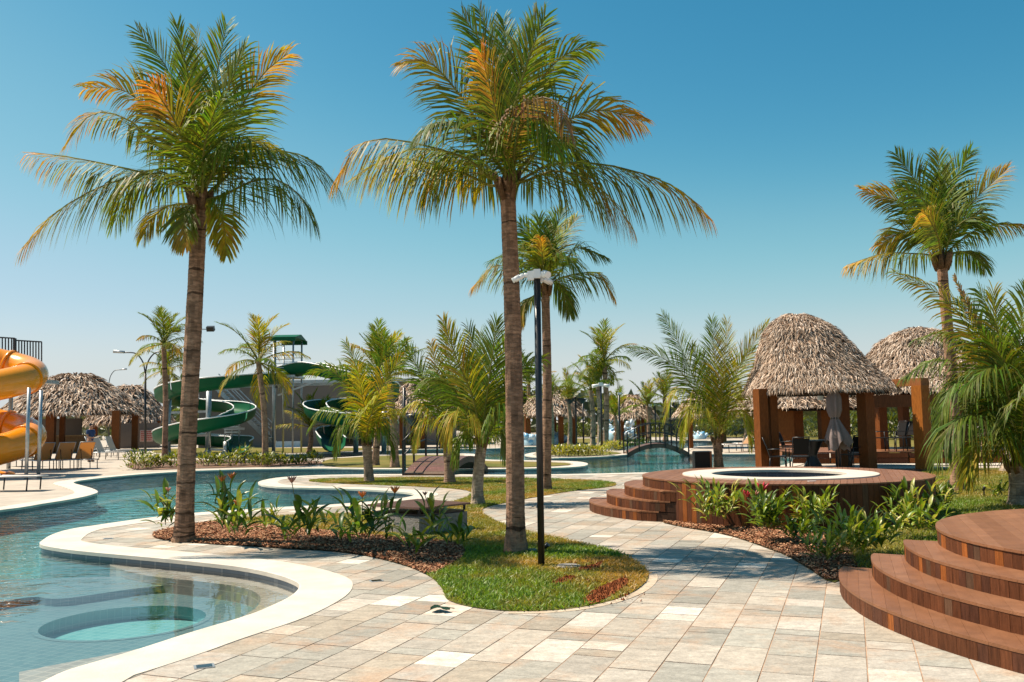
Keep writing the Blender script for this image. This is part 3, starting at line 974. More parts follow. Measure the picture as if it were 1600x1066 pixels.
# ================================================================== PALMS
def spline(pts, n):
    P = [pts[0] * 2 - pts[1]] + list(pts) + [pts[-1] * 2 - pts[-2]]
    o = []
    m_ = len(pts) - 1
    for k in range(n + 1):
        u = k / n * m_
        i = min(int(u), m_ - 1)
        t = u - i
        a, b, c, d = P[i], P[i + 1], P[i + 2], P[i + 3]
        o.append(.5 * ((2 * b) + (c - a) * t + (2 * a - 5 * b + 4 * c - d) * t * t + (3 * b - a - 3 * c + d) * t ** 3))
    return o
GREENS = {'g': ((.085, .132, .010), (.18, .22, .018)), 'd': ((.062, .104, .012), (.13, .17, .018)), 'y': ((.21, .20, .014), (.38, .31, .026)),
          'o': ((.13, .15, .018), (.60, .32, .04)), 'r': ((.085, .11, .018), (.52, .20, .03)), 'b': ((.20, .13, .05), (.34, .21, .09))}
def frond(pts, n=48, L=.6, w=.024, droop=.6, mode='g', seed=0, pet=.12, S0=None, seg=3, lift=.15, mb=None, rr=.016, tail=.3):
    r = rng(seed)
    path = spline([V(p) for p in pts], 20)
    cum = [0]
    for i in range(20): cum.append(cum[-1] + (path[i + 1] - path[i]).length)
    tot = cum[-1]
    def pos(t):
        s = t * tot
        for i in range(20):
            if s <= cum[i + 1] or i == 19:
                f = (s - cum[i]) / max(1e-6, cum[i + 1] - cum[i])
                return path[i].lerp(path[i + 1], min(1, f)), (path[i + 1] - path[i]).normalized()
    mb = mb or MB()
    c0, c1 = GREENS[mode]
    st = tuple(.5 * a + .5 * b for a, b in zip(c0, (.34, .28, .08)))
    if mode == 'b': st = (.22, .15, .07)
    mb.tube(path[::2], [rr * (1.5 - 1.35 * i / 10) for i in range(11)], 5, st, cap=False)
    hd = path[-1] - path[0]
    if S0 is None:
        S0 = V((-hd.y, hd.x, 0))
        if S0.length < .15 * hd.length:
            a = r.uniform(-.7, .7)
            S0 = V((math.cos(a), math.sin(a), 0))
    S0.normalize()
    down = V((0, 0, -1))
    for i in range(n):
        t = pet + (1 - pet) * (i + .3 * r.random()) / n
        p, T = pos(min(1, t))
        S = (S0 - T * S0.dot(T)).normalized()
        N = S.cross(T)
        if N.z < 0: N = -N
        q = (t - pet) / (1 - pet)
        prof = min(1, .35 + q * 3.2) * (1 - (1 - tail) * max(0, (q - .35) / .65) ** 1.5)
        for s in (-1, 1):
            if r.random() < .03: continue
            b = R(36 + 32 * q + r.uniform(-8, 8))
            ll = L * prof * r.uniform(.85, 1.12)
            d = (S * s * math.cos(b) + T * math.sin(b) + N * (lift + r.uniform(-.1, .1))).normalized()
            ww = w * r.uniform(.75, 1.15) * (.6 + .4 * prof)
            wv = (T - d * T.dot(d))
            wv = (wv.normalized() + N * .5 * s * r.uniform(.2, 1)).normalized() * ww * .5
            pr = [p]
            dr = droop * r.uniform(.75, 1.3)
            lens = (.42, .33, .25) if seg == 3 else (.55, .45)
            for k, f in enumerate(lens):
                dd = (d + down * dr * (k * .9 + (.12 if droop < .8 else .38))).normalized()
                pr.append(pr[-1] + dd * ll * f)
            x = min(1, max(0, (q - (.45 if mode in 'or' else .15)) * 1.6)) * r.uniform(.6, 1.1) if mode in 'orb' else r.random()
            tt = tuple((a * (1 - x) + c * x) * r.uniform(.75, 1.3) for a, c in zip(c0, c1))
            vv = [pr[0] - wv * .55, pr[0] + wv * .55]
            ws = (1, .75) if seg == 3 else (.9,)
            for k, f in enumerate(ws): vv += [pr[k + 1] - wv * f, pr[k + 1] + wv * f]
            vv.append(pr[-1])
            fs = [(2 * k, 2 * k + 1, 2 * k + 3, 2 * k + 2) for k in range(len(ws))]
            e = 2 * len(ws)
            fs.append((e, e + 1, e + 2))
            mb.add(vv, fs, tt)
    return mb
def trunk_mesh(path, r0, r1, step=.055, n=14, seed=0, pale=0, flare=1.35):
    r = rng(seed)
    tot = sum((path[i + 1] - path[i]).length for i in range(len(path) - 1))
    k = max(6, int(tot / step))
    pts = spline(path, k * 2)
    b = MB()
    vs_, fs, ts = [], [], []
    for i, p in enumerate(pts):
        t = i / (k * 2)
        T = (pts[min(len(pts) - 1, i + 1)] - pts[max(0, i - 1)]).normalized()
        X = V((1, 0, 0)); X = (X - T * X.dot(T)).normalized(); Y = T.cross(X)
        rad = r0 + (r1 - r0) * t
        rad *= 1 + (flare - 1) * max(0, 1 - t * tot / .5) ** 2
        rad *= 1.014 if i % 2 == 0 else .988
        for q in range(n):
            a = 2 * math.pi * q / n
            rr = rad * (1 + .05 * noise.noise(V((math.cos(a) * 2, math.sin(a) * 2, p.z * 5 + seed))))
            off = T * (step * .55 * noise.noise(V((math.cos(a) * 1.5, math.sin(a) * 1.5, i * .7 + seed))))
            vs_.append(p + (X * math.cos(a) + Y * math.sin(a)) * rr + off)
    for i in range(len(pts) - 1):
        f = r.uniform(.86, 1.14) * (1 if i % 2 else .88)
        if r.random() < .035: f *= .35
        c = (.32 + pale * .13, .19 + pale * .16, .122 + pale * .14)
        for q in range(n):
            q2 = (q + 1) % n
            b_ = len(vs_)
            fs.append((i * n + q, i * n + q2, (i + 1) * n + q2, (i + 1) * n + q))
            g = f * (1 + .25 * noise.noise(V((q * .9, i * .35, seed + 4.4))))
            a_ = 2 * math.pi * q / n
            sc2 = noise.noise(V((math.cos(a_) * 1.3 + seed, math.sin(a_) * 1.3, pts[i].z * 4.5)))
            if sc2 > .2: g *= 1 - min(.34, (sc2 - .2) * 1.6)
            elif sc2 < -.25: g *= 1.12
            ts.append(tuple(x * g for x in c))
    b.v = [tuple(p) for p in vs_]; b.f = fs; b.t = ts; b.sm = [False] * len(fs)
    return b
def sheath(C, rad, h, n, seed, tint=(.20, .115, .06)):
    """fibrous leaf bases round the top of the trunk"""
    r = rng(seed); b = MB()
    for k in range(n):
        a = k * 2.4 + r.uniform(-.3, .3)
        o_ = V((math.cos(a), math.sin(a), 0))
        z = r.uniform(-.2, .25) * h
        p0 = C + o_ * rad * .85 + V((0, 0, z - h * .35))
        p1 = C + o_ * rad * 1.5 + V((0, 0, z + h * .1))
        p2 = C + o_ * rad * r.uniform(1.5, 2.0) + V((0, 0, z + h * .5))
        f = r.uniform(.6, 1.3)
        b.tube([p0, p1, p2], [rad * .5, rad * .42, rad * .2], 5, tuple(x * f for x in tint))
    b.tube([C + V((0, 0, -h * .4)), C, C + V((0, 0, h * .6))], [rad * .95, rad * 1.25, rad * .5], 10, tuple(x * .7 for x in tint))
    return b
def traced_palm(label, base, mids, crown, rad, fronds, seed, L, group='coconut palms', dz=0, w=.024, pale=0, sh=1.0, n=50, rtop=None, d0=None, flare=1.35):
    B = G(*base) if d0 is None else at(base[0], base[1], d0)
    if d0 is not None: B.z = 0
    d = B.y
    C = at(*crown, d + dz)
    path = [B + V((0, 0, -.02))] + [at(x, y, d + dz * (i + 1) / (len(mids) + 1)) for i, (x, y) in enumerate(mids)] + [C]
    T = thing('palm_tree', label, 'palm tree', B, group)
    trunk_mesh(path, rad, rtop or rad * .82, seed=seed, pale=pale, n=16, flare=flare).obj('trunk', M['trunk'], T)
    sheath(C, (rtop or rad * .82) * sh, .32 * max(.8, sh), 11, seed).obj('leaf_base', M['trunk'], T)
    r = rng(seed)
    px = d / FPX
    for i, fr in enumerate(fronds):
        pts, dzt, mode, droop = fr[:4]
        ll = fr[4] if len(fr) > 4 else 1
        m_ = len(pts)
        P = [C + V((r.uniform(-.05, .05), r.uniform(-.05, .05), .02))]
        for k, (x, y) in enumerate(pts):
            P.append(at(x, y, C.y + dzt * ((k + 1) / m_) ** .8))
        if m_ == 1: P.insert(1, P[0].lerp(P[1], .5) + V((0, 0, .08 * (P[1] - P[0]).length)))
        S0 = None
        if droop < .8:
            hd = (P[-1] - P[0]).normalized()
            S0 = hd.cross((C - V((0, 0, CH))).normalized())
            S0 = Matrix.Rotation(r.uniform(-.75, .75), 3, hd) @ S0
            ll *= .98
        hang = droop >= 1.1
        if hang: ll *= 1.25
        frond(P, n=n, L=L * ll, w=w * (1.15 if hang else 1.25), droop=droop, mode=mode, seed=seed * 50 + i, S0=S0).obj('frond', M['leaf'], T)
    return T

P1 = [  # tall palm at the left
 ([(275, 285), (190, 262), (110, 246), (49, 238)], -.5, 'o', 1.1),
 ([(265, 272), (175, 285), (90, 330), (34, 388)], -.9, 'o', 1.3),
 ([(300, 270), (278, 200), (255, 160), (236, 132)], -1.3, 'r', .45),
 ([(285, 240), (235, 175), (190, 140), (133, 138)], .5, 'o', .5),
 ([(280, 260), (205, 190), (145, 178), (104, 226)], .1, 'o', .9),
 ([(300, 230), (262, 110), (215, 48)], .5, 'g', .2, .9),
 ([(305, 215), (292, 110), (276, 38)], -.3, 'd', .15, .8),
 ([(312, 210), (310, 120), (306, 45)], .9, 'y', .15, .8),
 ([(320, 215), (338, 120), (354, 38)], .3, 'g', .15, .85),
 ([(325, 235), (352, 150), (384, 72)], -.5, 'g', .3, .9),
 ([(340, 240), (375, 170), (412, 115), (450, 84)], .1, 'o', .35),
 ([(345, 285), (385, 245), (440, 236), (490, 252), (528, 292)], -.4, 'd', 1.3, 1.1),
 ([(350, 305), (390, 285), (430, 280), (468, 305), (488, 345)], -1.0, 'd', 1.4),
 ([(330, 280), (370, 235), (410, 222), (455, 245)], .9, 'y', 1.0),
 ([(300, 318), (262, 322), (235, 345), (222, 372)], .6, 'y', .9, .7),
 ([(295, 325), (288, 345), (290, 385)], -.5, 'o', .5, .6),
 ([(335, 320), (348, 345), (354, 400)], -.4, 'y', .5, .6),
 ([(290, 290), (240, 265), (200, 290), (180, 345)], .9, 'g', 1.2),
 ([(318, 240), (330, 190), (345, 150)], -1.6, 'g', .6),
 ([(335, 265), (365, 235), (385, 215), (420, 235)], -1.0, 'd', 1.0),
]
traced_palm('tall coconut palm leaning slightly right in the mulch bed beside the near pool', (287, 846), [(293, 690), (303, 500)], (312, 318), .128, P1, 1, .84, n=72, w=.022)
P2 = [  # tall palm in the middle
 ([(760, 275), (730, 248), (640, 222), (570, 222), (523, 282)], -.6, 'o', 1.3),
 ([(765, 290), (728, 272), (670, 255), (606, 248), (548, 280)], .2, 'y', 1.4),
 ([(745, 190), (712, 140), (668, 95), (628, 100)], .4, 'o', .5),
 ([(785, 180), (758, 80), (722, 24)], .2, 'g', .2, .9),
 ([(790, 170), (775, 80), (748, 14)], .8, 'd', .2, .8),
 ([(785, 225), (770, 155), (752, 84)], -1.4, 'r', .5),
 ([(795, 170), (792, 90), (786, 30)], .5, 'g', .2, .8),
 ([(805, 170), (818, 90), (842, 20)], .1, 'g', .25, .9),
 ([(800, 185), (825, 95), (852, 26)], -.4, 'g', .2, .8),
 ([(815, 200), (850, 118), (890, 82), (926, 75)], .2, 'g', .55),
 ([(800, 200), (835, 156), (868, 160), (890, 208)], -1.2, 'b', 1.4, .7),
 ([(825, 250), (885, 190), (940, 172), (1004, 190)], .1, 'o', .7),
 ([(820, 278), (858, 258), (915, 254), (990, 267), (1060, 295), (1105, 336)], -.5, 'o', 1.4, 1.1),
 ([(825, 282), (860, 268), (905, 274), (950, 305), (985, 350)], -1.0, 'o', 1.5),
 ([(770, 245), (730, 205), (690, 190), (660, 205)], -.9, 'd', 1.1),
 ([(765, 270), (710, 240), (650, 232), (608, 244)], 1.0, 'y', 1.2),
 ([(820, 265), (850, 225), (890, 225), (920, 270)], .8, 'd', 1.1),
 ([(805, 225), (822, 190), (850, 190), (870, 235)], -1.3, 'g', 1.2, .9),
 ([(760, 260), (725, 235), (690, 250), (670, 300)], .7, 'd', 1.3),
]
traced_palm('tall straight coconut palm standing in the lawn beside the camera pole', (806, 864), [(804, 650), (800, 470)], (793, 292), .116, P2, 2, .80, n=74, w=.021)
P3 = [
 ([(875, 435), (908, 427), (936, 428), (958, 462)], -.3, 'o', 1.2), ([(875, 425), (889, 401), (904, 387), (947, 402)], .3, 'd', .8),
 ([(830, 432), (800, 420), (772, 416), (740, 447)], -.2, 'o', 1.1), ([(828, 425), (800, 400), (764, 408)], .8, 'd', .8),
 ([(838, 460), (820, 475), (814, 508)], -.5, 'o', .9, .8), ([(850, 400), (842, 340)], .3, 'g', .25), ([(858, 395), (880, 325)], .3, 'g', .3),
 ([(842, 395), (812, 348)], .4, 'g', .35), ([(862, 400), (902, 338)], .6, 'y', .4), ([(848, 405), (845, 372)], -1.6, 'o', .6),
 ([(856, 400), (862, 350)], 1.2, 'd', .3), ([(866, 440), (880, 455), (890, 490)], .8, 'd', 1.0), ([(840, 410), (815, 385), (790, 400)], -.9, 'g', .9),
 ([(862, 415), (885, 400), (905, 425)], -1.0, 'd', 1.1)]
traced_palm('slim coconut palm half hidden behind the camera pole on the straw coloured lawn', (853, 766), [(855, 600)], (852, 452), .115, P3, 3, .80, n=64, w=.026)
P4 = [
 ([(1462, 340), (1435, 290), (1399, 240)], .3, 'd', .3), ([(1470, 330), (1466, 240)], .1, 'g', .25), ([(1480, 330), (1495, 280), (1517, 236)], .2, 'g', .3),
 ([(1485, 360), (1520, 315), (1574, 264)], -.2, 'o', .4), ([(1490, 385), (1520, 362), (1560, 350), (1612, 352)], -.3, 'o', .9),
 ([(1455, 365), (1415, 320), (1348, 298)], .2, 'o', .4), ([(1450, 398), (1420, 396), (1380, 396), (1324, 414)], -.4, 'o', 1.2),
 ([(1452, 375), (1415, 362), (1373, 385)], -.2, 'o', .7), ([(1465, 370), (1450, 340), (1440, 332)], -1.8, 'o', .6), ([(1490, 395), (1515, 395), (1540, 420)], .9, 'd', .9),
 ([(1475, 340), (1480, 260)], 1.0, 'd', .3), ([(1460, 350), (1440, 310), (1405, 290)], -.9, 'd', .5), ([(1490, 360), (1520, 340), (1545, 350)], -.9, 'd', .7)]
traced_palm('tall coconut palm rising from the right lawn in front of the second thatched hut', (1496, 767), [(1487, 590)], (1471, 408), .125, P4, 4, .82, n=66, w=.026, sh=1.15)
P5 = [
 ([(1575, 680), (1545, 570), (1480, 470), (1395, 424)], -.4, 'y', .6, .8), ([(1580, 660), (1560, 560), (1522, 497), (1490, 430)], .1, 'b', .3, .3),
 ([(1570, 680), (1530, 600), (1470, 560), (1410, 590)], .2, 'd', 1.0), ([(1585, 650), (1562, 540), (1552, 455)], .5, 'y', .3),
 ([(1595, 640), (1592, 540), (1605, 450)], -.4, 'g', .3), ([(1572, 690), (1530, 650), (1490, 660), (1460, 720)], -.8, 'd', 1.2),
 ([(1575, 700), (1545, 680), (1520, 700), (1508, 750)], -.5, 'y', 1.2, .8), ([(1600, 680), (1630, 600), (1680, 560)], 0, 'g', .8),
 ([(1600, 690), (1640, 660), (1680, 700)], -.5, 'g', 1.1), ([(1595, 690), (1600, 640), (1610, 600)], -1.6, 'd', 1.0),
 ([(1570, 660), (1530, 560), (1480, 520), (1430, 530)], .7, 'd', .8), ([(1580, 650), (1570, 570), (1535, 520)], -.7, 'd', .6), ([(1590, 620), (1620, 520), (1650, 470)], .2, 'g', .4),
 ([(1575, 660), (1535, 540), (1500, 470)], .3, 'd', .4), ([(1582, 650), (1560, 520), (1530, 455)], -.5, 'd', .5), ([(1575, 690), (1540, 620), (1495, 600), (1465, 660)], -.3, 'd', 1.2), ([(1580, 690), (1555, 640), (1530, 630), (1500, 670)], .4, 'd', 1.2), ([(1585, 670), (1570, 600), (1548, 575), (1515, 600)], -1.0, 'd', 1.1), ([(1578, 680), (1540, 610), (1500, 590), (1462, 620)], .9, 'd', 1.1)]
traced_palm('young bushy palm cut off by the right edge of the picture behind the wooden steps', (1592, 790), [(1592, 765)], (1590, 728), .15, P5, 5, .90, group='young palms', n=72, w=.027, rtop=.15, pale=.7, sh=.8)
P6 = [
 ([(1108, 640), (1082, 585), (1060, 535), (1035, 493)], -.1, 'g', .25), ([(1105, 645), (1080, 602), (1050, 568), (1018, 553), (984, 546)], -.4, 'd', .3, .9),
 ([(1120, 640), (1117, 570), (1112, 500)], -.3, 'g', .18), ([(1126, 640), (1132, 570), (1136, 502)], -.5, 'y', .18), ([(1132, 645), (1150, 585), (1172, 545), (1201, 505)], .1, 'y', .35),
 ([(1105, 650), (1080, 615), (1055, 610), (1040, 650)], -.2, 'y', 1.1), ([(1110, 660), (1090, 635), (1075, 640), (1066, 690)], -.7, 'y', 1.2, .8),
 ([(1138, 650), (1160, 612), (1182, 610), (1205, 645)], -.1, 'y', 1.0), ([(1135, 640), (1152, 580), (1180, 545)], .9, 'g', .4), ([(1115, 630), (1095, 570), (1080, 540)], .9, 'd', .35),
 ([(1140, 660), (1158, 640), (1170, 660), (1172, 700)], .5, 'y', 1.0, .8)]
traced_palm('young palm with a wide upright fan of fronds behind the bin and the round spa', (1123, 733), [(1122, 710)], (1120, 690), .13, P6, 6, .95, group='young palms', n=88, w=.021, rtop=.14, sh=.7)
P7 = [
 ([(572, 650), (566, 620), (559, 575)], -.8, 'y', .5), ([(582, 655), (602, 595), (640, 545)], -.1, 'y', .5), ([(562, 650), (540, 600), (512, 578), (480, 585)], .1, 'g', .6),
 ([(560, 660), (530, 640), (505, 640), (482, 670)], -.3, 'g', .9), ([(570, 640), (555, 570), (540, 535)], .5, 'y', .4), ([(585, 665), (615, 640), (635, 660)], -.2, 'y', 1.0),
 ([(580, 640), (590, 580), (612, 535)], .6, 'd', .4), ([(556, 670), (535, 665), (525, 710)], -.6, 'g', 1.2, .8), ([(590, 670), (605, 670), (612, 715)], -.5, 'g', 1.2, .8),
 ([(576, 660), (590, 625), (608, 600)], -1.2, 'y', .8)]
traced_palm('young yellowish palm left of the small footbridge with drooping lower fronds', (577, 753), [(575, 722)], (573, 696), .115, P7, 7, .78, group='young palms', n=50, w=.028, rtop=.13, pale=.6, sh=.6)
P8 = [
 ([(748, 660), (735, 610), (713, 560), (692, 500)], -.2, 'y', .25), ([(756, 660), (762, 610), (770, 550), (776, 500)], -.4, 'g', .22), ([(760, 665), (790, 610), (815, 575), (850, 560)], .4, 'd', .5),
 ([(744, 680), (728, 650), (708, 645), (700, 690)], -.5, 'y', 1.3, .9), ([(742, 670), (710, 610), (680, 590), (650, 610)], .3, 'g', .6), ([(752, 650), (745, 560), (730, 510)], .6, 'd', .25),
 ([(764, 675), (785, 640), (795, 680)], -.4, 'd', 1.2), ([(750, 655), (752, 570), (750, 520)], .9, 'g', .2), ([(740, 685), (722, 680), (712, 720)], -.2, 'g', 1.2, .7),
 ([(765, 680), (782, 670), (790, 715)], .3, 'd', 1.2, .8), ([(758, 655), (780, 570), (800, 520)], .5, 'g', .3)]
traced_palm('young palm with a pale bulging trunk immediately left of the tall straight palm', (747, 789), [(746, 765), (749, 725)], (753, 692), .115, P8, 8, .74, group='young palms', n=62, w=.023, rtop=.10, pale=1, sh=.75)
P9 = [
 ([(694, 640), (684, 588), (673, 536)], -.3, 'o', .4), ([(688, 650), (655, 580), (632, 535)], .2, 'g', .4), ([(700, 640), (702, 570), (694, 520)], .4, 'd', .3), ([(685, 660), (655, 630), (625, 640)], -.3, 'y', .9),
 ([(708, 655), (730, 600), (742, 555)], .5, 'g', .4), ([(684, 665), (660, 655), (648, 700)], -.6, 'y', 1.2, .8), ([(705, 665), (722, 650), (730, 690)], .3, 'g', 1.1), ([(690, 650), (665, 600), (655, 570)], .9, 'd', .5)]
traced_palm('young palm with a ringed brown trunk at the right side of the small footbridge', (703, 755), [(701, 720)], (697, 672), .13, P9, 9, .74, group='young palms', n=50, w=.026, rtop=.12, pale=.25, sh=.7)

# shared fronds for the palms farther away
FAR = {}
def far_fronds(style):
    lst = []
    for e in ((84, 66, 48, 28, 8, -14, -38) if style == 'c' else (86, 74, 62, 50, 36, 18)):
        bend = R(75 if style == 'c' else 48)
        for v_, mode in enumerate(('g', 'y', 'o')):
            pts, p, a = [V((0, 0, 0))], V((0, 0, 0)), R(e)
            for k in range(5):
                p = p + V((math.cos(a), 0, math.sin(a))) * .2
                a -= bend / 5 * (.5 + .25 * k) * (1.0 if e < 60 else .75)
                pts.append(p)
            b = frond(pts, n=34, L=.36, w=.024, droop=(.9 if e < 55 else .35), mode=mode, seed=e * 7 + v_ + 900, seg=2, S0=V((0, 1, 0)), rr=.010)
            me = b.mesh('frond', M['leaf'])
            lst.append((e, me))
    FAR[style] = lst
far_fronds('c'); far_fronds('y')
def far_palm(label, base, crown, rad, L, seed, style='c', n=15, group='palms in the distance', pale=.2, d=None):
    B = G(*base) if d is None else at(base[0], base[1], d)
    B.z = 0
    C = at(*crown, B.y)
    T = thing('palm_tree', label, 'palm tree', B, group)
    mid = B.lerp(C, .5) + V((.04 * L, 0, 0))
    trunk_mesh([B, mid, C], rad, rad * .8, step=.16, n=9, seed=seed, pale=pale).obj('trunk', M['trunk'], T)
    r = rng(seed)
    lst = FAR[style]
    tiers = len(lst) // 3
    for k in range(n):
        tier = int(k * tiers / n)
        e, me = lst[tier * 3 + r.choice((0, 0, 1, 2) if tier > 1 else (0, 0, 1))]
        o = put('frond', me)
        o.parent = T
        o.location = C - B
        o.rotation_euler = (r.uniform(-.12, .12), r.uniform(-.1, .1), k * 2.4 + r.uniform(-.3, .3))
        s = L * r.uniform(.85, 1.12)
        o.scale = (s, s, s)
    return T
far_palm('slender palm left of the leaning palm, beside the curved street lamp', (257, 723), (256, 538), .13, 1.75, 31)
far_palm('palm with a small crown behind the slender palm and the street lamp', (263, 708), (262, 578), .13, 1.9, 32)
far_palm('palm with dark leaning trunk standing in front of the green slides', (415, 727), (404, 566), .13, 2.1, 33)
far_palm('palm with ringed trunk behind the young yellowish palm', (617, 730), (606, 590), .15, 1.9, 34, 'y', 13)
far_palm('palm with thick trunk and twin crown just left of the ringed trunk palm', (586, 727), (590, 580), .14, 1.8, 35, 'y', 13)
far_palm('short palm growing before the grey building between the green slides', (483, 707), (485, 668), .14, 2.0, 36, 'y', 14)
far_palm('tallest palm of the tight trio left of the arched bridge', (946, 700), (944, 566), .17, 2.3, 37)
far_palm('middle palm of the tight trio left of the arched bridge', (937, 700), (934, 600), .16, 1.9, 38, 'y', 12, pale=.5)
far_palm('leftmost palm of the tight trio left of the arched bridge', (926, 699), (923, 610), .16, 1.9, 39, 'y', 12, pale=.5)
far_palm('thin palm with sparse upright fronds before the middle thatched hut', (890, 697), (888, 628), .15, 1.9, 40, 'y', 9, pale=.5)
far_palm('slim palm just right of the camera pole beside the blue play figures', (862, 698), (860, 622), .15, 1.6, 41, 'y', 10, pale=.5)
far_palm('palm with drooping crown behind the arched bridge near the tall floodlight', (1040, 690), (1038, 622), .17, 2.0, 42, 'y', 13)
far_palm('low dark palm between the trio of palms and the thatched hut', (962, 694), (961, 650), .16, 1.9, 43, 'y', 12)
far_palm('golden yellow palm right of the far thatched hut', (1012, 690), (1012, 634), .16, 1.9, 44, 'y', 12)
far_palm('palm with orange lit trunk seen under the second thatched hut', (1412, 706), (1410, 632), .12, 2.0, 45, 'y', 12, pale=.6)
far_palm('dark palm beyond the platform right of the thick timber post', (1474, 702), (1474, 630), .14, 2.3, 46, 'y', 13)
far_palm('palm seen far between the post and the tall right palm', (1440, 693), (1452, 620), .16, 2.6, 47, 'y', 12)
far_palm('palm with dense crown beyond the platform at the far right', (1540, 700), (1538, 622), .18, 2.6, 48, 'y', 13)
far_palm('palm behind the bushy young palm with its pale trunk foot showing', (1578, 737), (1574, 660), .2, 2.0, 49, 'y', 11, pale=1)
far_palm('small palm left of the white loungers behind the orange slide', (300, 700), (298, 640), .16, 1.7, 50, 'y', 10)
far_palm('palm crown hidden behind the right fan of the wide young palm', (1165, 694), (1166, 640), .16, 1.8, 51, 'y', 11)
far_palm('hidden palm behind the tall straight palm near the lagoon', (822, 694), (826, 600), .16, 2.0, 52, 'y', 11)

# ================================================================== THATCHED HUTS
BELL = [(0, 1), (.11, .985), (.27, .93), (.45, .81), (.59, .61), (.72, .38), (.86, .19), (.94, .08), (1, 0)]
CONE = [(0, 1), (.12, .985), (.26, .92), (.42, .77), (.58, .58), (.74, .37), (.88, .17), (1, 0)]
def hut(label, c, Rr, ze, zp, posts, prof=BELL, ns=3000, seed=0, pw=.3, slen=.45, sw=.05, group='thatched huts', wob=.05, walls=None, tilt=0.0):
    r = rng(seed)
    T = thing('thatched_hut', label, 'thatched hut', (c[0], c[1], 0), group)
    H = zp - ze
    def pt(u, a):          # u 0..1 along the profile
        x = u * (len(prof) - 1); i = min(int(x), len(prof) - 2); f = x - i
        rr = prof[i][0] * (1 - f) + prof[i + 1][0] * f
        zz = prof[i][1] * (1 - f) + prof[i + 1][1] * f
        wv = 1 + wob * noise.noise(V((math.cos(a) * 1.7 + seed, math.sin(a) * 1.7, zz * 2)))
        return V((c[0] + zz * tilt + math.cos(a) * rr * Rr * wv, c[1] + math.sin(a) * rr * Rr * wv, ze + zz * H * (1 + wob * .6 * noise.noise(V((math.cos(a), math.sin(a), seed + 3.3))))))
    b = MB()
    na, nu = 40, 12
    vs_ = [pt(u / nu, 2 * math.pi * k / na) for u in range(nu + 1) for k in range(na)]
    fs = [(u * na + k, u * na + (k + 1) % na, (u + 1) * na + (k + 1) % na, (u + 1) * na + k) for u in range(nu) for k in range(na)]
    b.add(vs_, fs, (.13, .095, .07), False)
    # inner lining so that the roof has a thickness
    b.add([V((p.x * .93 + c[0] * .07, p.y * .93 + c[1] * .07, p.z - .12)) for p in vs_], [f[::-1] for f in fs], (.05, .034, .025), False)
    for i in range(ns):
        u = math.sqrt(r.random()) * 1.0
        a = r.uniform(0, 6.2832)
        p = pt(max(.02, u - .05), a); q = pt(min(1, u + .05), a)
        sl = (q - p).normalized()
        nr = V((math.cos(a) * abs(sl.z), math.sin(a) * abs(sl.z), math.hypot(sl.x, sl.y))).normalized()
        tang = V((-math.sin(a), math.cos(a), 0))
        p0_ = pt(u, a)
        L = slen * r.uniform(.5, 1.3)
        if u > .93: L *= .75
        w = sw * r.uniform(.5, 1.3)
        swl = 1.1 * noise.noise(V((p0_.x * 1.6, p0_.y * 1.6, p0_.z * 1.6 + seed)))
        d = (sl + tang * (swl + r.gauss(0, .6)) + nr * r.uniform(-.02, .38)).normalized()
        s0 = pt(u, a) + nr * .015
        s1 = s0 + d * L * .55 + nr * r.uniform(.01, .06)
        s2 = s1 + (d + V((0, 0, -.5))).normalized() * L * .45
        wt = (tang + nr * r.uniform(-.8, .8)).normalized() * w * .5
        k = r.random()
        t = (.54, .415, .32) if k < .36 else (.44, .315, .225) if k < .64 else (.28, .175, .115) if k < .80 else (.68, .56, .465) if k < .94 else (.12, .072, .045)
        f = r.uniform(.8, 1.15) * (1 + .35 * noise.noise(p0_ * 3.1))
        t = tuple(x * f for x in t)
        b.add([s0 - wt, s0 + wt, s1 + wt * .9, s1 - wt * .9, s2], [(0, 1, 2, 3), (3, 2, 4)], t)
    b.obj('thatch_roof', M['thatch'], T)
    mb = MB()
    pr = Rr * .86
    for k in range(20):
        a0, a1 = 2 * math.pi * k / 20, 2 * math.pi * (k + 1) / 20
        mb.bar((c[0] + math.cos(a0) * pr, c[1] + math.sin(a0) * pr, ze + .06), (c[0] + math.cos(a1) * pr, c[1] + math.sin(a1) * pr, ze + .06), .14, .22, (.16, .075, .035))
    mb.obj('ring_beam', M['timber'], T)
    mb = MB()
    for k in range(10):
        a0 = 2 * math.pi * k / 10 + .2
        mb.bar((c[0] + math.cos(a0) * pr, c[1] + math.sin(a0) * pr, ze + .08), (c[0], c[1], zp - .35), .08, .10, (.12, .06, .03))
    mb.obj('rafters', M['timber'], T)
    for i, (px, py, rz, w, h) in enumerate(posts):
        mb = MB(); mb.box((px, py, (h or ze + .05) / 2), (w, w, h or ze + .05), rz, (.165, .052, .012))
        mb.obj('post', M['timber'], T)
    return T
def P2d(px, Y):
    p = at(px, 650, Y); return p.x, Y
HC = P2d(1280, 27.6)
hut('nearest thatched hut with a tall bell shaped roof behind the round spa', HC, 2.16, 2.36, 4.68,
    [(*P2d(1189, 26.4), .35, .30, None), (*P2d(1206, 26.6), .35, .26, None), (*P2d(1315, 28.6), .2, .36, None), (*P2d(1353, 26.2), .45, .34, None)],
    BELL, 27000, 61, slen=.31, sw=.026, tilt=-.58)
hut('second thatched hut right of the nearest one, partly hidden by the tall right palm', P2d(1450, 33.5), 3.0, 2.42, 4.76,
    [(*P2d(1375, 32.4), .3, .34, None), (*P2d(1500, 32.4), .3, .3, None), (*P2d(1412, 35.2), .3, .3, None), (*P2d(1478, 35.4), .3, .3, None)], BELL, 24000, 62, slen=.36, sw=.032, tilt=-.2)
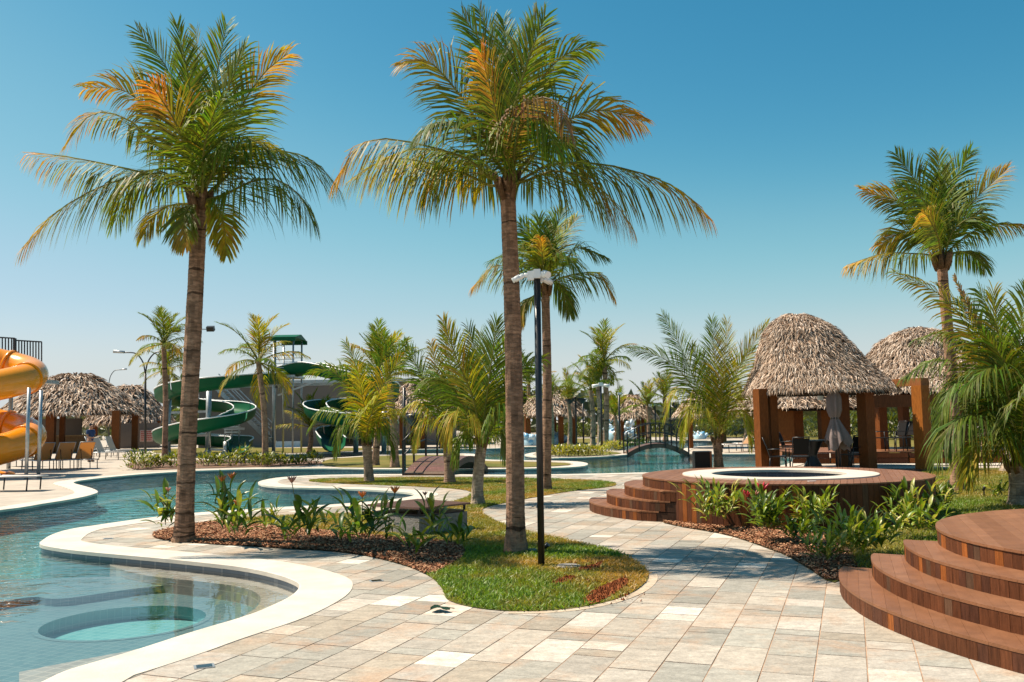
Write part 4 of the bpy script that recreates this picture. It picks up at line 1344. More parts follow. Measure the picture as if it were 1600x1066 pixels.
hut('low thatched hut seen through the posts of the nearest hut', P2d(1250, 42), 3.0, 1.95, 3.5,
    [(*P2d(1222, 40), .1, .75, None), (*P2d(1243, 40.6), .1, .5, None), (*P2d(1287, 40.2), .1, .42, None)], CONE, 3000, 63)
hut('large thatched bar hut at the left behind the orange slide', P2d(116, 60), 4.3, 2.55, 5.05,
    [(*P2d(182, 57), .2, .45, None), (*P2d(80, 57), .2, .5, None), (*P2d(98, 58), .2, .3, None), (*P2d(60, 60), .2, .4, None), (*P2d(212, 60), .2, .4, None)], CONE, 7000, 64, slen=.85, sw=.11)
hut('smaller thatched hut with grey wall right of the large bar hut', P2d(203, 70), 3.1, 1.95, 4.7,
    [(*P2d(248, 68.5), .2, .3, None), (*P2d(150, 68.5), .2, .3, None)], CONE, 4000, 65, slen=.8, sw=.11)
hut('thatched hut behind the railing of the small footbridge', P2d(655, 56), 2.35, 2.05, 4.15,
    [(*P2d(628, 54.6), .2, .3, None), (*P2d(661, 54.2), .2, .42, None), (*P2d(690, 54.6), .2, .3, None), (*P2d(645, 57), .2, .3, None)], CONE, 3500, 66, slen=.6, sw=.09)
hut('thatched hut in the middle distance between the camera pole and the trio of palms', P2d(863, 60), 2.25, 1.95, 3.72,
    [(*P2d(824, 58.6), .2, .35, None), (*P2d(876, 58.2), .2, .3, None), (*P2d(896, 58.8), .2, .3, None), (*P2d(850, 58.2), .2, .3, None), (*P2d(862, 62), .2, .5, None)], CONE, 3500, 67, slen=.6, sw=.09)
hut('small thatched hut directly behind the arched bridge', P2d(987, 65), 1.75, 1.72, 3.25,
    [(*P2d(997, 63.8), .2, .22, None), (*P2d(1004, 64.2), .2, .2, None), (*P2d(972, 64), .2, .2, None), (*P2d(1013, 65), .2, .16, None)], CONE, 2500, 68, slen=.55, sw=.09)
hut('thatched hut mostly hidden behind the wide young palm', P2d(1102, 48), 1.55, 1.75, 3.0,
    [(*P2d(1078, 47.2), .2, .2, None), (*P2d(1125, 47.2), .2, .2, None)], CONE, 2000, 69, slen=.5, sw=.08)
hut('far thatched hut showing left of the nearest hut', P2d(1160, 60), 2.4, 1.8, 3.2,
    [(*P2d(1130, 58.6), .2, .25, None), (*P2d(1172, 58.2), .2, .25, None)], CONE, 2000, 70, slen=.55, sw=.09)
# bar walls and counter
bh = thing('bar_counter', 'dim bar counter with dark back wall under the large thatched hut', 'counter', (*P2d(105, 60), 0))
mb = MB(); mb.box((*P2d(92, 62.5), 1.1), (3.2, .2, 2.2)); mb.obj('back_wall', M['wallgrey'], bh)
mb = MB(); mb.box((*P2d(112, 59), .5), (2.4, .6, 1.0), tint=(.30, .16, .07)); mb.obj('front_panel', M['timber'], bh)
mb = MB(); mb.box((*P2d(112, 59), 1.04), (2.7, .8, .07), tint=(.42, .25, .12)); mb.obj('counter_top', M['timber'], bh)
gw = thing('grey_wall', 'low taupe wall with a red lettered notice under the smaller left hut', 'wall', (*P2d(216, 66), 0))
a_, b_ = P2d(180, 66), P2d(250, 66)
mb = MB(); mb.box(((a_[0] + b_[0]) / 2, 66, .9), (b_[0] - a_[0], .2, 1.8)); mb.obj('wall_panel', M['wallgrey'], gw)
nt = thing('notice_board', 'pale notice with rows of red lettering on the taupe wall', 'sign', at(229, 681, 65.85))
nc = at(229, 681, 65.85)
mb = MB(); mb.box(nc, (.95, .04, .85), tint=(.55, .40, .36)); mb.obj('board_panel', M['sign'], nt)
mb = MB(); r = rng(4)
for row in range(5):
    x = -.40
    while x < .36:
        w = r.uniform(.04, .16)
        mb.box(nc + V((x + w / 2, -.026, .3 - row * .15)), (w, .012, .075), tint=(.42, .05, .04)); x += w + .03
mb.obj('lettering', M['sign'], nt)

# timber frame right of the nearest hut
pf = thing('timber_gateway', 'thick timber gateway frame with a sunlit orange edge on the lawn', 'gateway', (*P2d(1441, 25.8), 0))
x1, y1 = P2d(1440, 25.8); x0, y0 = P2d(1372, 27.4)
mb = MB(); mb.box((x1, y1, 1.21), (.34, .34, 2.42), .45, (.30, .098, .016)); mb.obj('post', M['timber'], pf)
mb = MB(); mb.bar((x0 - .2, y0 + .1, 2.53), (x1 + .12, y1 - .06, 2.53), .34, .22, (.26, .10, .035)); mb.obj('beam', M['timber'], pf)
mb = MB(); mb.bar((P2d(1352, 30.4)[0], 30.4, 2.05), (P2d(1540, 30.4)[0], 30.4, 2.05), .22, .40, (.10, .036, .012)); mb.obj('eave_beam', M['timber'], pf)
mb = MB(); mb.box((x1 - .5, y1 - .1, .02), (1.9, .8, .05), .2, (.15, .06, .03)); mb.obj('sill_plank', M['timber'], pf)

# long platform behind
pl = thing('timber_platform', 'long low timber platform under the second hut behind the white path', 'platform', (12.5, 30, 0))
xa, xb = P2d(1236, 30.5)[0], P2d(1760, 28.0)[0]
r = rng(77)
def lin(x): return 30.6 - (x - xa) / (xb - xa) * 2.2
x = xa
mb = MB()
while x < xb:
    yv = lin(x)
    for q in range(2):
        mb.box((x + .6, lin(x + .6), .09 + q * .17), (1.19, .04, .155), math.atan2(-2.2, xb - xa), wood_tint(r))
    x += 1.2
mb.obj('riser_boards', M['timber'], pl)
mb = MB()
k = 0
while k < 34:
    mb.box(((xa + xb) / 2, 29.62 + k * .145, .36), (xb - xa, .137, .03), math.atan2(-2.2, xb - xa), top_tint(r)); k += 1
mb.obj('deck_boards', M['plank'], pl)
mb = MB(); mb.sheet([P2d(1345, 28.6), P2d(1900, 26.6), P2d(1900, 27.6), P2d(1345, 29.6)], .01)
struct('white_path', mb, M['coping'])
pl2 = thing('timber_bench', 'reddish timber bench block seen between the posts of the nearest hut', 'bench', (*P2d(1238, 36), 0))
x0, _ = P2d(1215, 36); x1, _ = P2d(1262, 36)
mb = MB(); mb.box(((x0 + x1) / 2, 36, .22), (x1 - x0, .8, .44), tint=(.30, .12, .06)); mb.obj('block', M['timber'], pl2)
mb = MB(); mb.box(((x0 + x1) / 2, 36, .46), (x1 - x0 + .08, .88, .05), tint=(.34, .15, .09)); mb.obj('top_board', M['timber'], pl2)

M['sling'] = mat('black sling', (.015, .014, .014), .9, spec=.1)
# ================================================================== TABLE, CHAIRS, PARASOL under the nearest hut
def chair(label, x, y, rz, group='dark metal chairs'):
    T = thing('chair', label, 'chair', (x, y, 0), group, rz)
    for sx in (-1, 1):
        for sy in (-1, 1):
            mb = MB(); mb.tube([(sx * .25, sy * .24, 0), (sx * .22, sy * .2, .44)], .014, 6); mb.obj('leg', M['black'], T, True)
    mb = MB(); mb.box((0, 0, .455), (.48, .46, .03)); mb.obj('seat', M['black'], T, True)
    mb = MB()
    for s in (-1, 1): mb.tube([(s * .23, .21, .45), (s * .23, .30, .75), (s * .22, .40, 1.0)], .015, 6)
    mb.tube([(-.22, .40, 1.0), (.22, .40, 1.0)], .015, 6)
    mb.obj('back_frame', M['black'], T, True)
    mb = MB(); mb.add([(-.21, .235, .52), (.21, .235, .52), (.21, .385, .97), (-.21, .385, .97)], [(0, 1, 2, 3)]); mb.add([(-.21, .25, .52), (.21, .25, .52), (.21, .40, .97), (-.21, .40, .97)], [(3, 2, 1, 0)]); mb.obj('back_sling', M['sling'], T, True)
    for s in (-1, 1):
        mb = MB(); mb.tube([(s * .25, .26, .66), (s * .27, 0, .67), (s * .26, -.24, .66), (s * .25, -.24, .02)], .013, 6); mb.obj('armrest', M['black'], T, True)
    return T
tx, ty = P2d(1267, 26.3)
tb = thing('round_table', 'round dark table on a waisted pedestal in front of the nearest hut', 'table', (tx, ty, 0))
mb = MB(); mb.lathe([(.52, .86), (.53, .875), (.53, .90), (.001, .90)], 28, (tx, ty, 0), sm=False); mb.obj('table_top', M['black'], tb)
mb = MB(); mb.lathe([(.32, 0), (.30, .06), (.13, .40), (.13, .50), (.30, .86)], 20, (tx, ty, 0)); mb.obj('pedestal', M['black'], tb)
chair('dark metal chair at the far left of the round table by the twin posts', P2d(1212, 26.0)[0], 26.0, R(75))
chair('dark metal chair directly left of the round table, seen from behind', P2d(1247, 25.7)[0], 25.7, R(170))
chair('dark metal chair right of the closed parasol by the orange lit post', P2d(1328, 26.4)[0], 26.4, R(-60))
chair('dark metal chair behind the closed parasol facing the table', P2d(1338, 27.6)[0], 27.6, R(-100))
chair('dark metal chair beyond the table under the low hut', P2d(1232, 33.5)[0], 33.5, R(60))
chair('dark metal chair on the platform left of the gateway post', P2d(1398, 30.4)[0], 30.4, R(-70)).location.z = .37
chair('dark metal chair with tilted back on the platform nearest the gateway beam', P2d(1412, 31.0)[0], 31.0, R(-80)).location.z = .37
chair('dark metal chair on the platform behind the orange lit post', P2d(1372, 30.6)[0], 30.6, R(80)).location.z = .37
ux, uy = P2d(1304, 25.6)
um = thing('closed_parasol', 'closed taupe parasol standing between the table and the orange lit post', 'parasol', (ux, uy, 0))
mb = MB(); mb.tube([(ux, uy, .05), (ux, uy, 2.6)], .028, 8); mb.obj('pole', M['black'], um)
mb = MB(); mb.lathe([(.30, 0), (.30, .06), (.05, .09)], 20, (ux, uy, 0), cap=True); mb.obj('base', M['black'], um)
mb = MB()
n = 24
prof = [(2.50, .03, 0), (2.36, .09, 0), (2.10, .15, 0), (1.75, .155, 0), (1.58, .12, 0), (1.52, .085, 0), (1.44, .12, .01), (1.2, .2, .04), (.98, .27, .07), (.80, .28, .09)]
vs_, fs = [], []
for i, (z, rr, sh_) in enumerate(prof):
    for k in range(n):
        a = 2 * math.pi * k / n
        f = 1 + .38 * math.cos(a * 8 + i * .15) * min(1, rr / .14)
        zz = z + (0 if i < 9 else (.16 * math.cos(a * 4) - .05))
        vs_.append((ux + math.cos(a) * rr * f * 1.08 + sh_, uy + math.sin(a) * rr * f * 1.08, zz))
fs = [(i * n + k, i * n + (k + 1) % n, (i + 1) * n + (k + 1) % n, (i + 1) * n + k) for i in range(len(prof) - 1) for k in range(n)]
mb.add(vs_, fs, sm=True)
mb.obj('folded_canopy', M['umb'], um)
mb = MB(); mb.lathe([(.02, 2.62), (.09, 2.52), (.17, 2.34), (.15, 2.33)], 16, (ux, uy, 0)); mb.obj('vent_cap', M['umb'], um)
mb = MB(); mb.lathe([(.10, 1.55), (.105, 1.52), (.10, 1.49)], 16, (ux, uy, 0)); mb.obj('tie_strap', M['black'], um)
fx = at(1282, 622, 25.8)
fl_ = thing('floodlight', 'small white floodlight box fixed under the eave of the nearest hut', 'floodlight', fx)
mb = MB(); mb.box(fx, (.13, .10, .12), .3); mb.obj('housing', M['white'], fl_)
mb = MB(); mb.box(fx + V((.16, .03, .01)), (.22, .03, .03), .1); mb.obj('bracket', M['black'], fl_)

# ================================================================== BRIDGES
def bridge_arc(a, b, rise, n=18):
    o = []
    for i in range(n + 1):
        t = i / n
        p = a.lerp(b, t); p.z = .03 + rise * 4 * t * (1 - t); o.append(p)
    return o
def footbridge(label, a, b, w, rise, rails, name='footbridge', th=.07, rh=1.0, np_=5, nb=26):
    T = thing(name, label, 'bridge', (a + b) / 2)
    ax = (b - a).normalized(); side = V((ax.y, -ax.x, 0))
    r = rng(8)
    pts = bridge_arc(a, b, rise, nb)
    for i in range(nb):
        p, q = pts[i], pts[i + 1]
        c = (p + q) / 2
        t = (q - p).normalized(); up = side.cross(t)
        if up.z < 0: up = -up
        Mx = Matrix((side, t, up)).transposed()
        m_ = MB(); m_.box(c, (w, (q - p).length * .955, .04), M=Mx, tint=tuple(x * r.uniform(.9, 1.1) for x in (.135, .072, .055)))
        m_.obj('plank', M['plank'], T)
    for s in (-1, 1):
        m_ = MB()
        for i in range(nb):
            p, q = pts[i] + side * s * (w / 2 - .03), pts[i + 1] + side * s * (w / 2 - .03)
            m_.bar(p + V((0, 0, -.10)), q + V((0, 0, -.10)), .05, .15, (.17, .09, .07))
        m_.obj('beam', M['timber'], T)
    for s in rails:
        ps = []
        for k in range(np_):
            i = int(round(k * nb / (np_ - 1)))
            p = pts[i] + side * s * (w / 2 + .03)
            ps.append(p)
            m_ = MB(); m_.box(p + V((0, 0, rh / 2 - .08)), (.06, .06, rh + .16)); m_.obj('railing_post', M['black'], T)
        for h in (rh, rh * .55):
            m_ = MB(); m_.tube([p + V((0, 0, h)) for p in ps], .024, 6); m_.obj('rail', M['black'], T)
    return T
footbridge('small arched wooden footbridge with black railing crossing the narrow channel', V((-2.62, 27.0, 0)), V((-1.55, 30.2, 0)), 1.46, .46, (-1,), np_=5)
ba, bb = G(975, 708.5), G(1075, 708.5)
footbridge('dark arched footbridge with black railings on both sides over the lagoon', V((ba.x, 41.2, 0)), V((bb.x, 41.2, 0)), 1.3, .42, (-1, 1), np_=6, rh=.95)

# ================================================================== POLE WITH CAMERAS, LAMP POSTS
pb = G(846, 886)
cpz = at(839, 426, pb.y)
cpole = thing('camera_pole', 'slim black pole in the lawn carrying three white security cameras', 'pole', pb)
mb = MB(); mb.tube([pb + V((0, 0, -.05)), V((cpz.x, cpz.y, cpz.z))], .038, 14); mb.obj('pole', M['black'], cpole)
mb = MB(); mb.tube([V((cpz.x, cpz.y, cpz.z - .01)), V((cpz.x, cpz.y, cpz.z + .012))], .042, 14); mb.obj('cap', M['black'], cpole)
def seccam(label, base, boxc, p0, p1, rad, lens):
    T = thing('security_camera', label, 'security camera', base)
    m_ = MB(); m_.box(boxc, (.075, .06, .10)); m_.obj('junction_box', M['white'], T)
    m_ = MB(); m_.tube([boxc, (V(boxc) * .45 + V(p0) * .55), p0], .024, 8); m_.obj('arm', M['white'], T)
    d = (V(p1) - V(p0)).normalized()
    m_ = MB(); m_.tube([p0, V(p0) + d * .02, p1], [rad * .7, rad, rad], 12); m_.obj('housing', M['white'], T)
    m_ = MB(); m_.tube([V(p1) - d * .06 + V((0, 0, rad * .35)), V(p1) + d * .035 + V((0, 0, rad * .35))], [rad * 1.12, rad * 1.12], 12); m_.obj('sun_hood', M['white'], T)
    m_ = MB(); m_.tube([p1, V(p1) + d * .012], [rad * .86, rad * .86], 12); m_.obj('lens_face', M['lens'], T)
D = pb.y
def c_(x, y, dy=0): return at(x, y, D + dy)
seccam('white security camera left of the black pole pointing down left', c_(829, 432), c_(829, 431), c_(819, 430), c_(805, 438), .028, 0)
seccam('white security camera with dark lens right of the black pole facing the viewer', c_(840, 428), c_(839, 428, -.05), c_(846, 428, -.04), c_(854, 430.5, -.14), .035, 1)
seccam('lower white security camera right of the black pole turned away', c_(850, 439), c_(843, 434, .05), c_(848, 436, .06), c_(858, 441.5, .12), .029, 0)
def lamp_post(label, base, h, head, group='black lamp posts', d=None, cat='lamp post'):
    T = thing('lamp_post', label, cat, base, group)
    mb = MB(); mb.tube([base, base + V((0, 0, h))], .05, 8); mb.obj('pole', M['black'], T)
    if head == 'bowl':
        for s in (-1, 1):
            mb = MB(); mb.lathe([(.10, -.28), (.26, -.10), (.30, .0), (.05, .06)], 14, base + V((s * .36, 0, h - .15)), sm=True); mb.obj('lamp_bowl', M['black'], T)
        mb = MB(); mb.bar(base + V((-.4, 0, h - .1)), base + V((.4, 0, h - .1)), .05); mb.obj('cross_arm', M['black'], T)
    elif head == 'one':
        mb = MB(); mb.lathe([(.12, -.35), (.30, -.12), (.34, .0), (.05, .08)], 14, base + V((0.32, 0, h - .9)), sm=True); mb.obj('lamp_bowl', M['black'], T)
        mb = MB(); mb.bar(base + V((0, 0, h - .85)), base + V((.4, 0, h - .85)), .05); mb.obj('cross_arm', M['black'], T)
    elif head == 'cam':
        for s in (-1, 1):
            mb = MB(); mb.tube([base + V((s * .08, 0, h - .05)), base + V((s * .42, -.1, h - .12))], [.06, .09], 8); mb.obj('camera_housing', M['white'], T)
        mb = MB(); mb.box(base + V((0, 0, h - .02)), (.2, .14, .18)); mb.obj('junction_box', M['white'], T)
    elif head == 'flood':
        mb = MB(); mb.bar(base + V((-1.3, 0, h)), base + V((1.3, 0, h)), .06); mb.obj('cross_arm', M['steel'], T)
        for s in (-1, 1):
            mb = MB(); mb.box(base + V((s * 1.05, -.1, h + .02)), (.45, .25, .3), M=Matrix.Rotation(R(25), 3, 'X')); mb.obj('floodlight', M['black'], T)
    elif head == 'small':
        mb = MB(); mb.box(base + V((.05, 0, h)), (.22, .12, .1)); mb.obj('camera_housing', M['white'], T)
    return T
def lp(label, x, yb, yt, head):
    b = G(x, yb); return lamp_post(label, b, at(x, yt, b.y).z, head)
lp('black lamp post with a bowl lantern behind the small footbridge', 632, 737, 606, 'one')
lp('black lamp post with twin bowls before the middle thatched hut', 901, 697, 620, 'bowl')
lp('black pole with white cameras beside the trio of palms', 941, 706, 600, 'cam')
lp('slim black camera pole at the left end of the arched bridge', 969, 703, 615, 'small')
lp('tall black lamp post with twin bowls behind the arched bridge', 1049, 690, 628, 'bowl')
lp('thin dark pole right of the twin bowl lamp post near the middle hut', 912, 694, 627, 'plain')
lp('pole with white fixture behind the arched bridge among the palms', 1025, 690, 631, 'cam')
lp('floodlight mast hidden behind the leaning palm trunk', 300, 706, 515, 'flood')
def street_lamp(label, x, yb, ytop, arms):
    b = G(x, yb)
    T = thing('street_lamp', label, 'street lamp', b, 'curved street lamps')
    yk = arms[0]
    top = at(x, ytop, b.y)
    mb = MB(); mb.tube([b, top], .07, 8); mb.obj('pole', M['black'], T)
    for tip in arms:
        t = at(*tip, b.y)
        s = t.x - top.x
        P = [top, top + V((s * .12, 0, (t.z - top.z) * .55)), top + V((s * .45, 0, (t.z - top.z) * .95)), t]
        mb = MB(); mb.tube(spline(P, 10), .04, 6); mb.obj('curved_arm', M['black'], T)
        mb = MB(); mb.tube([t + V((-.1 * (1 if s > 0 else -1), 0, .02)), t + V((.55 * (1 if s > 0 else -1), 0, .08))], [.07, .10], 8); mb.obj('lamp_head', M['steel'], T)
street_lamp('double armed street lamp with curved arms before the smaller left hut', 227, 709, 584, [(192, 551), (262, 549)])
street_lamp('distant street lamp with a bent arm above the left thatched roofs', 170, 690, 600, [(190, 578)])

# ================================================================== UTILITY BOX, BIN, SMALL GROUND ITEMS
ub = thing('utility_box', 'low concrete utility box with raised brown ribbed lid in the garden bed', 'utility box', (-1.4, 13.4, 0))
q = [V((-1.34, 12.72)), V((-.70, 13.4)), V((-1.5, 14.12)), V((-2.12, 13.36))]
mb = MB(); mb.prism(q, -.02, .27); mb.obj('concrete_base', M['concrete'], ub)
q2 = [p + (p - V((-1.415, 13.4))) * -.06 for p in q]
mb = MB(); mb.prism(q2, .27, .30); mb.obj('hatch_frame', M['black'], ub)
for p in q2:
    mb = MB(); mb.box((p.x, p.y, .34), (.035, .035, .08)); mb.obj('lid_leg', M['black'], ub)
lid = [p + (p - V((-1.415, 13.4))) * .07 for p in q]
mb = MB(); mb.prism(lid, .375, .392, bottom=True)
lo = mb.obj('lid', M['brown'], ub)
mb = MB()
for k in range(27):
    t = (k + .5) / 27
    a, b = lid[0].lerp(lid[1], t), lid[3].lerp(lid[2], t)
    mb.bar((a.x, a.y, .397), (b.x, b.y, .397), .018, .012)
mb.obj('lid_ribs', M['brown'], lo)
bn = thing('litter_bin', 'square dark litter bin with a reddish wooden side at the edge of the lagoon', 'bin', G(1098, 734))
bx = G(1098, 734); by = bx.y
mb = MB(); mb.box(bx + V((-.04, 0, .27)), (.46, .42, .54)); mb.obj('body', mat('bin brown', (.014, .009, .008), .7, spec=.2), bn)
mb = MB(); mb.box(bx + V((.22, 0, .27)), (.06, .44, .56), tint=(.22, .07, .03)); mb.obj('side_panel', M['timber'], bn)
mb = MB(); mb.box(bx + V((.0, 0, .555)), (.50, .44, .025)); mb.obj('lid', M['black'], bn)
def disc(label, name, cat, c, r_, mt, h=.01):
    T = thing(name, label, cat, c)
    mb = MB(); mb.lathe([(r_, 0), (r_, h), (r_ * .9, h + .004), (.001, h + .004)], 20, c, sm=False); mb.obj('cover', mt, T)
    mb = MB(); mb.lathe([(r_ * .55, h + .006), (r_ * .7, h + .006)], 20, c, sm=False); mb.obj('rim_ring', mt, T)
disc('small round beige inspection cover in the dry grass right of the pole', 'inspection_cover', 'manhole cover', G(888, 885, .012), .13, M['concrete'])
def glight(label, c):
    T = thing('ground_light', label, 'ground light', c, 'ground lights set in the paving')
    mb = MB(); mb.box(c + V((0, 0, .003)), (.13, .10, .006), .4); mb.obj('frame', M['steel'], T)
    mb = MB(); mb.box(c + V((0, 0, .005)), (.10, .075, .006), .4); mb.obj('glass', M['lens'], T)
glight('small square ground light in the shaded paving below the mulch bed', G(588, 908, 0))
glight('small square ground light in the paving at the lower left', G(319, 1042, 0))
glight('small ground light in the peninsula paving', G(169, 842, 0))
lf = thing('fallen_leaf', 'curled dark green fallen leaf lying on the paving stones', 'leaf', G(688, 952, .003))
fc = G(688, 952, .022)
mb = MB(); vs_ = []
for i in range(7):
    t = i / 6
    for s in (-1, 0, 1):
        vs_.append(fc + V((-.085 + .17 * t, s * .085 * math.sin(math.pi * min(.97, t + .06)) * (1 + .3 * math.sin(t * 9)) + .03 * math.sin(t * 5), .009 * abs(s) * (1 + math.sin(t * 7 + s)) + .008 * math.sin(t * 3.1))))
mb.add(vs_, [(i * 3 + k, i * 3 + k + 1, i * 3 + k + 4, i * 3 + k + 3) for i in range(6) for k in range(2)], (.02, .06, .03), True)
mb.obj('blade', mat('dark leaf', (.012, .035, .022), .9, spec=.1), lf)
mb = MB(); mb.tube([fc + V((.08, .01, .01)), fc + V((.12, .0, .006))], .004, 5, (.05, .08, .03)); mb.obj('stalk', M['bigleaf'], lf)
def spike(label, c, h):
    T = thing('garden_spotlight', label, 'spotlight', c, 'garden spotlights')
    mb = MB(); mb.tube([c, c + V((0, 0, h * .6))], .012, 6); mb.obj('stake', M['black'], T)
    mb = MB(); mb.tube([c + V((-.02, 0, h * .5)), c + V((.03, -.02, h))], [.022, .032], 10); mb.obj('lamp_housing', M['black'], T)
spike('black garden spotlight on a stake right of the tall right palm', G(1538, 776), .22)
spike('black garden spotlight at the foot of the pole', G(853, 862), .09)
spike('black garden spotlight beside the tall right palm trunk', G(1482, 764), .18)
st = thing('pale_stone', 'small pale flat stone lying in the grass right of the straight palm', 'stone', G(832, 863))
mb = MB(); mb.lathe([(.07, 0), (.08, .02), (.05, .04), (.001, .045)], 9, G(832, 863), sm=False); mb.obj('stone_body', M['concrete'], st)

# ================================================================== ORANGE SLIDE, RAILING
sl = thing('orange_slide', 'glossy orange spiral tube slide cut off by the left edge', 'water slide', (*P2d(-20, 29.5), 0))
cx, cy = P2d(-22, 30.2)
tr = .50; hr = 1.34
def helix(t):       # t in turns
    a = 2 * math.pi * t
    return V((cx + hr * math.cos(a), cy + hr * math.sin(a), 0))
zz0 = .98
pitch = 2.12
def hp(t):
    p = helix(t); p.z = zz0 + pitch * (t + .08); return p
tt = -.75
ts = []
while tt < 1.3: ts.append(tt); tt += .03
segL = .25
k0 = -.75
while k0 < 1.3:
    pts = [hp(k0 + segL * i / 10) for i in range(11)]
    mb = MB(); mb.tube(pts, tr, 28, cap=False); mb.obj('tube_section', M['orange'], sl)
    mb = MB(); p = hp(k0); q = hp(k0 + .006); d = (q - p).normalized() * .05
    mb.tube([p - d, p + d], tr + .05, 28); mb.obj('flange', M['orange'], sl)
    k0 += segL
for (x, yb, yt) in ((44, 738, 606), (63, 745, 610)):
    b = G(x, yb, 0); b = V((*P2d(x, 28.2), 0)) if x < 50 else V((*P2d(x, 28.6), 0))
    mb = MB(); mb.tube([b, V((b.x, b.y, at(x, yt, b.y).z))], .055, 10); mb.obj('support_pole', M['steel'], sl)
rl = thing('platform_railing', 'dark vertical bar railing of the slide platform above the orange tube', 'railing', (*P2d(30, 33), 2.6))
def bars(x0, x1, yt, yb, Y, n, thick_last, name):
    a0, a1 = at(x0, yt, Y), at(x1, yt + (x1 - x0) * .06, Y); b0, b1 = at(x0, yb, Y), at(x1, yb + (x1 - x0) * .06, Y)
    for k in range(n + 1):
        t = k / n
        w = .09 if (k == n and thick_last) else .035
        m_ = MB(); m_.bar(a0.lerp(a1, t), b0.lerp(b1, t), w); m_.obj('bar', M['black'], rl)
    for (p, q) in ((a0, a1), (b0, b1)):
        m_ = MB(); m_.bar(p, q, .05); m_.obj('rail', M['black'], rl)
bars(-40, 23, 525, 582, 33, 13, True, 'a')
bars(25, 65, 532, 595, 33.5, 9, False, 'b')
mb = MB(); p = at(-20, 590, 33.6); mb.box((p.x - .4, 34.6, p.z - .1), (3.6, 3.2, .14)); mb.obj('platform_floor', M['steel'], rl)
for dx in (-2.2, -.2):
    mb = MB(); mb.tube([(p.x + dx, 35.6, 0), (p.x + dx, 35.6, p.z - .1)], .08, 8); mb.obj('platform_leg', M['steel'], rl)

# ================================================================== GREEN SLIDES AND TOWER
def trough(parent, path, w, h, name='flume_section'):
    h *= .98
    n = len(path)
    vs_, fs = [], []
    m_ = 9
    for i, p in enumerate(path):
        t = (path[min(n - 1, i + 1)] - path[max(0, i - 1)])
        t.z = 0
        t.normalize()
        s = V((t.y, -t.x, 0))
        for k in range(m_):
            a = math.pi * (k / (m_ - 1))
            x = -math.cos(a) * w / 2
            z = -math.sin(a) ** .6 * h + h
            vs_.append(p + s * x + V((0, 0, z)))
    for i in range(n - 1):
        for k in range(m_ - 1):
            fs.append((i * m_ + k, i * m_ + k + 1, (i + 1) * m_ + k + 1, (i + 1) * m_ + k))
    b = MB(); b.add(vs_, fs, sm=True)
    # outer skin a little larger gives the shell its thickness
    b.add([V((v.x, v.y, v.z - .05)) for v in vs_], [f[::-1] for f in fs], sm=True)
    o = b.obj(name, M['green'], parent)
    for e in (0, m_ - 1):
        l_ = MB(); l_.tube([vs_[i * m_ + e] for i in range(n)], .035, 6); l_.obj('rim', M['white'], o)
    return o
gs = thing('green_slide', 'green open flume slide spiralling down at the left of the tower', 'water slide', (*P2d(325, 48), 0), 'green water slides')
YS = 48
def gpath(pts): return spline([at(x, y, Y) for x, y, Y in pts], 60)
pth = gpath([(440, 598, 50), (400, 602, 47), (330, 609, 45.5), (275, 618, 46.5), (258, 628, 48.5), (280, 635, 50.5), (330, 642, 51), (370, 646, 50), (382, 656, 47.5), (350, 668, 45.6), (300, 678, 45.5), (262, 688, 47), (258, 694, 49), (290, 693, 51),
             (340, 697, 51), (372, 699, 49.5), (378, 703, 47.5), (372, 708, 46.3)])
for i in range(0, 60, 10): trough(gs, pth[i:i + 11], 1.15, .62)
for (x, yb, yt, Y) in ((325, 708, 605, 48), (262, 705, 612, 47.5), (353, 708, 690, 46.5)):
    b = at(x, yb, Y); b.z = 0
    mb = MB(); mb.tube([b, V((b.x, b.y, at(x, yt, Y).z))], .14, 10); mb.obj('support_column', M['steel'], gs)
    mb = MB(); mb.lathe([(.3, 0), (.28, .08), (.14, .3)], 12, b); mb.obj('column_foot', M['steel'], gs)
for (x0, x1, y, Y) in ((325, 375, 606, 48), (325, 262, 680, 47.5), (325, 382, 668, 48), (325, 265, 643, 48.5), (325, 372, 702, 48)):
    a, b = at(x0, y, Y), at(x1, y + 2, Y); mb = MB(); mb.bar(a, b, .09, .12); mb.obj('support_arm', M['steel'], gs)
gs2 = thing('green_slide', 'green open flume slide right of the tower with its open mouth on the lawn', 'water slide', (*P2d(530, 48), 0), 'green water slides')
pth = gpath([(445, 592, 50), (480, 585, 49), (520, 592, 48), (575, 606, 47), (605, 618, 47.5), (600, 632, 49.5), (560, 640, 50.5), (515, 642, 50), (492, 648, 48), (505, 660, 46), (560, 668, 45.5), (600, 675, 46.5), (600, 683, 49),
             (560, 684, 50.5), (525, 684, 49.5), (512, 690, 47.5), (515, 698, 45.5), (521, 705, 43.8)])
for i in range(0, 60, 10): trough(gs2, pth[i:i + 11], 1.2, .66)
for (x, yb, yt, Y) in ((556, 706, 600, 48), (600, 705, 640, 48)):
    b = at(x, yb, Y); b.z = 0
    mb = MB(); mb.tube([b, V((b.x, b.y, at(x, yt, Y).z))], .14, 10); mb.obj('support_column', M['steel'], gs2)
tw = thing('slide_tower', 'galvanised stair tower with a green roofed platform between the green slides', 'tower', (*P2d(445, 50), 0))
zt = at(445, 588, 50).z; zr = at(445, 530, 50).z
xs = [P2d(434, 50)[0], P2d(463, 50)[0]]
for x in xs:
    for y in (49.2, 51.2):
        mb = MB(); mb.tube([(x, y, 0), (x, y, zr)], .10 if (x == xs[0] and y < 50) else .05, 10); mb.obj('column', M['steel'], tw)
mb = MB(); mb.box(((xs[0] + xs[1]) / 2, 50.2, zt - .05), (xs[1] - xs[0] + .3, 2.4, .14)); mb.obj('platform', M['steel'], tw)
mb = MB()
rc = ((xs[0] + xs[1]) / 2, 50.2, zr)
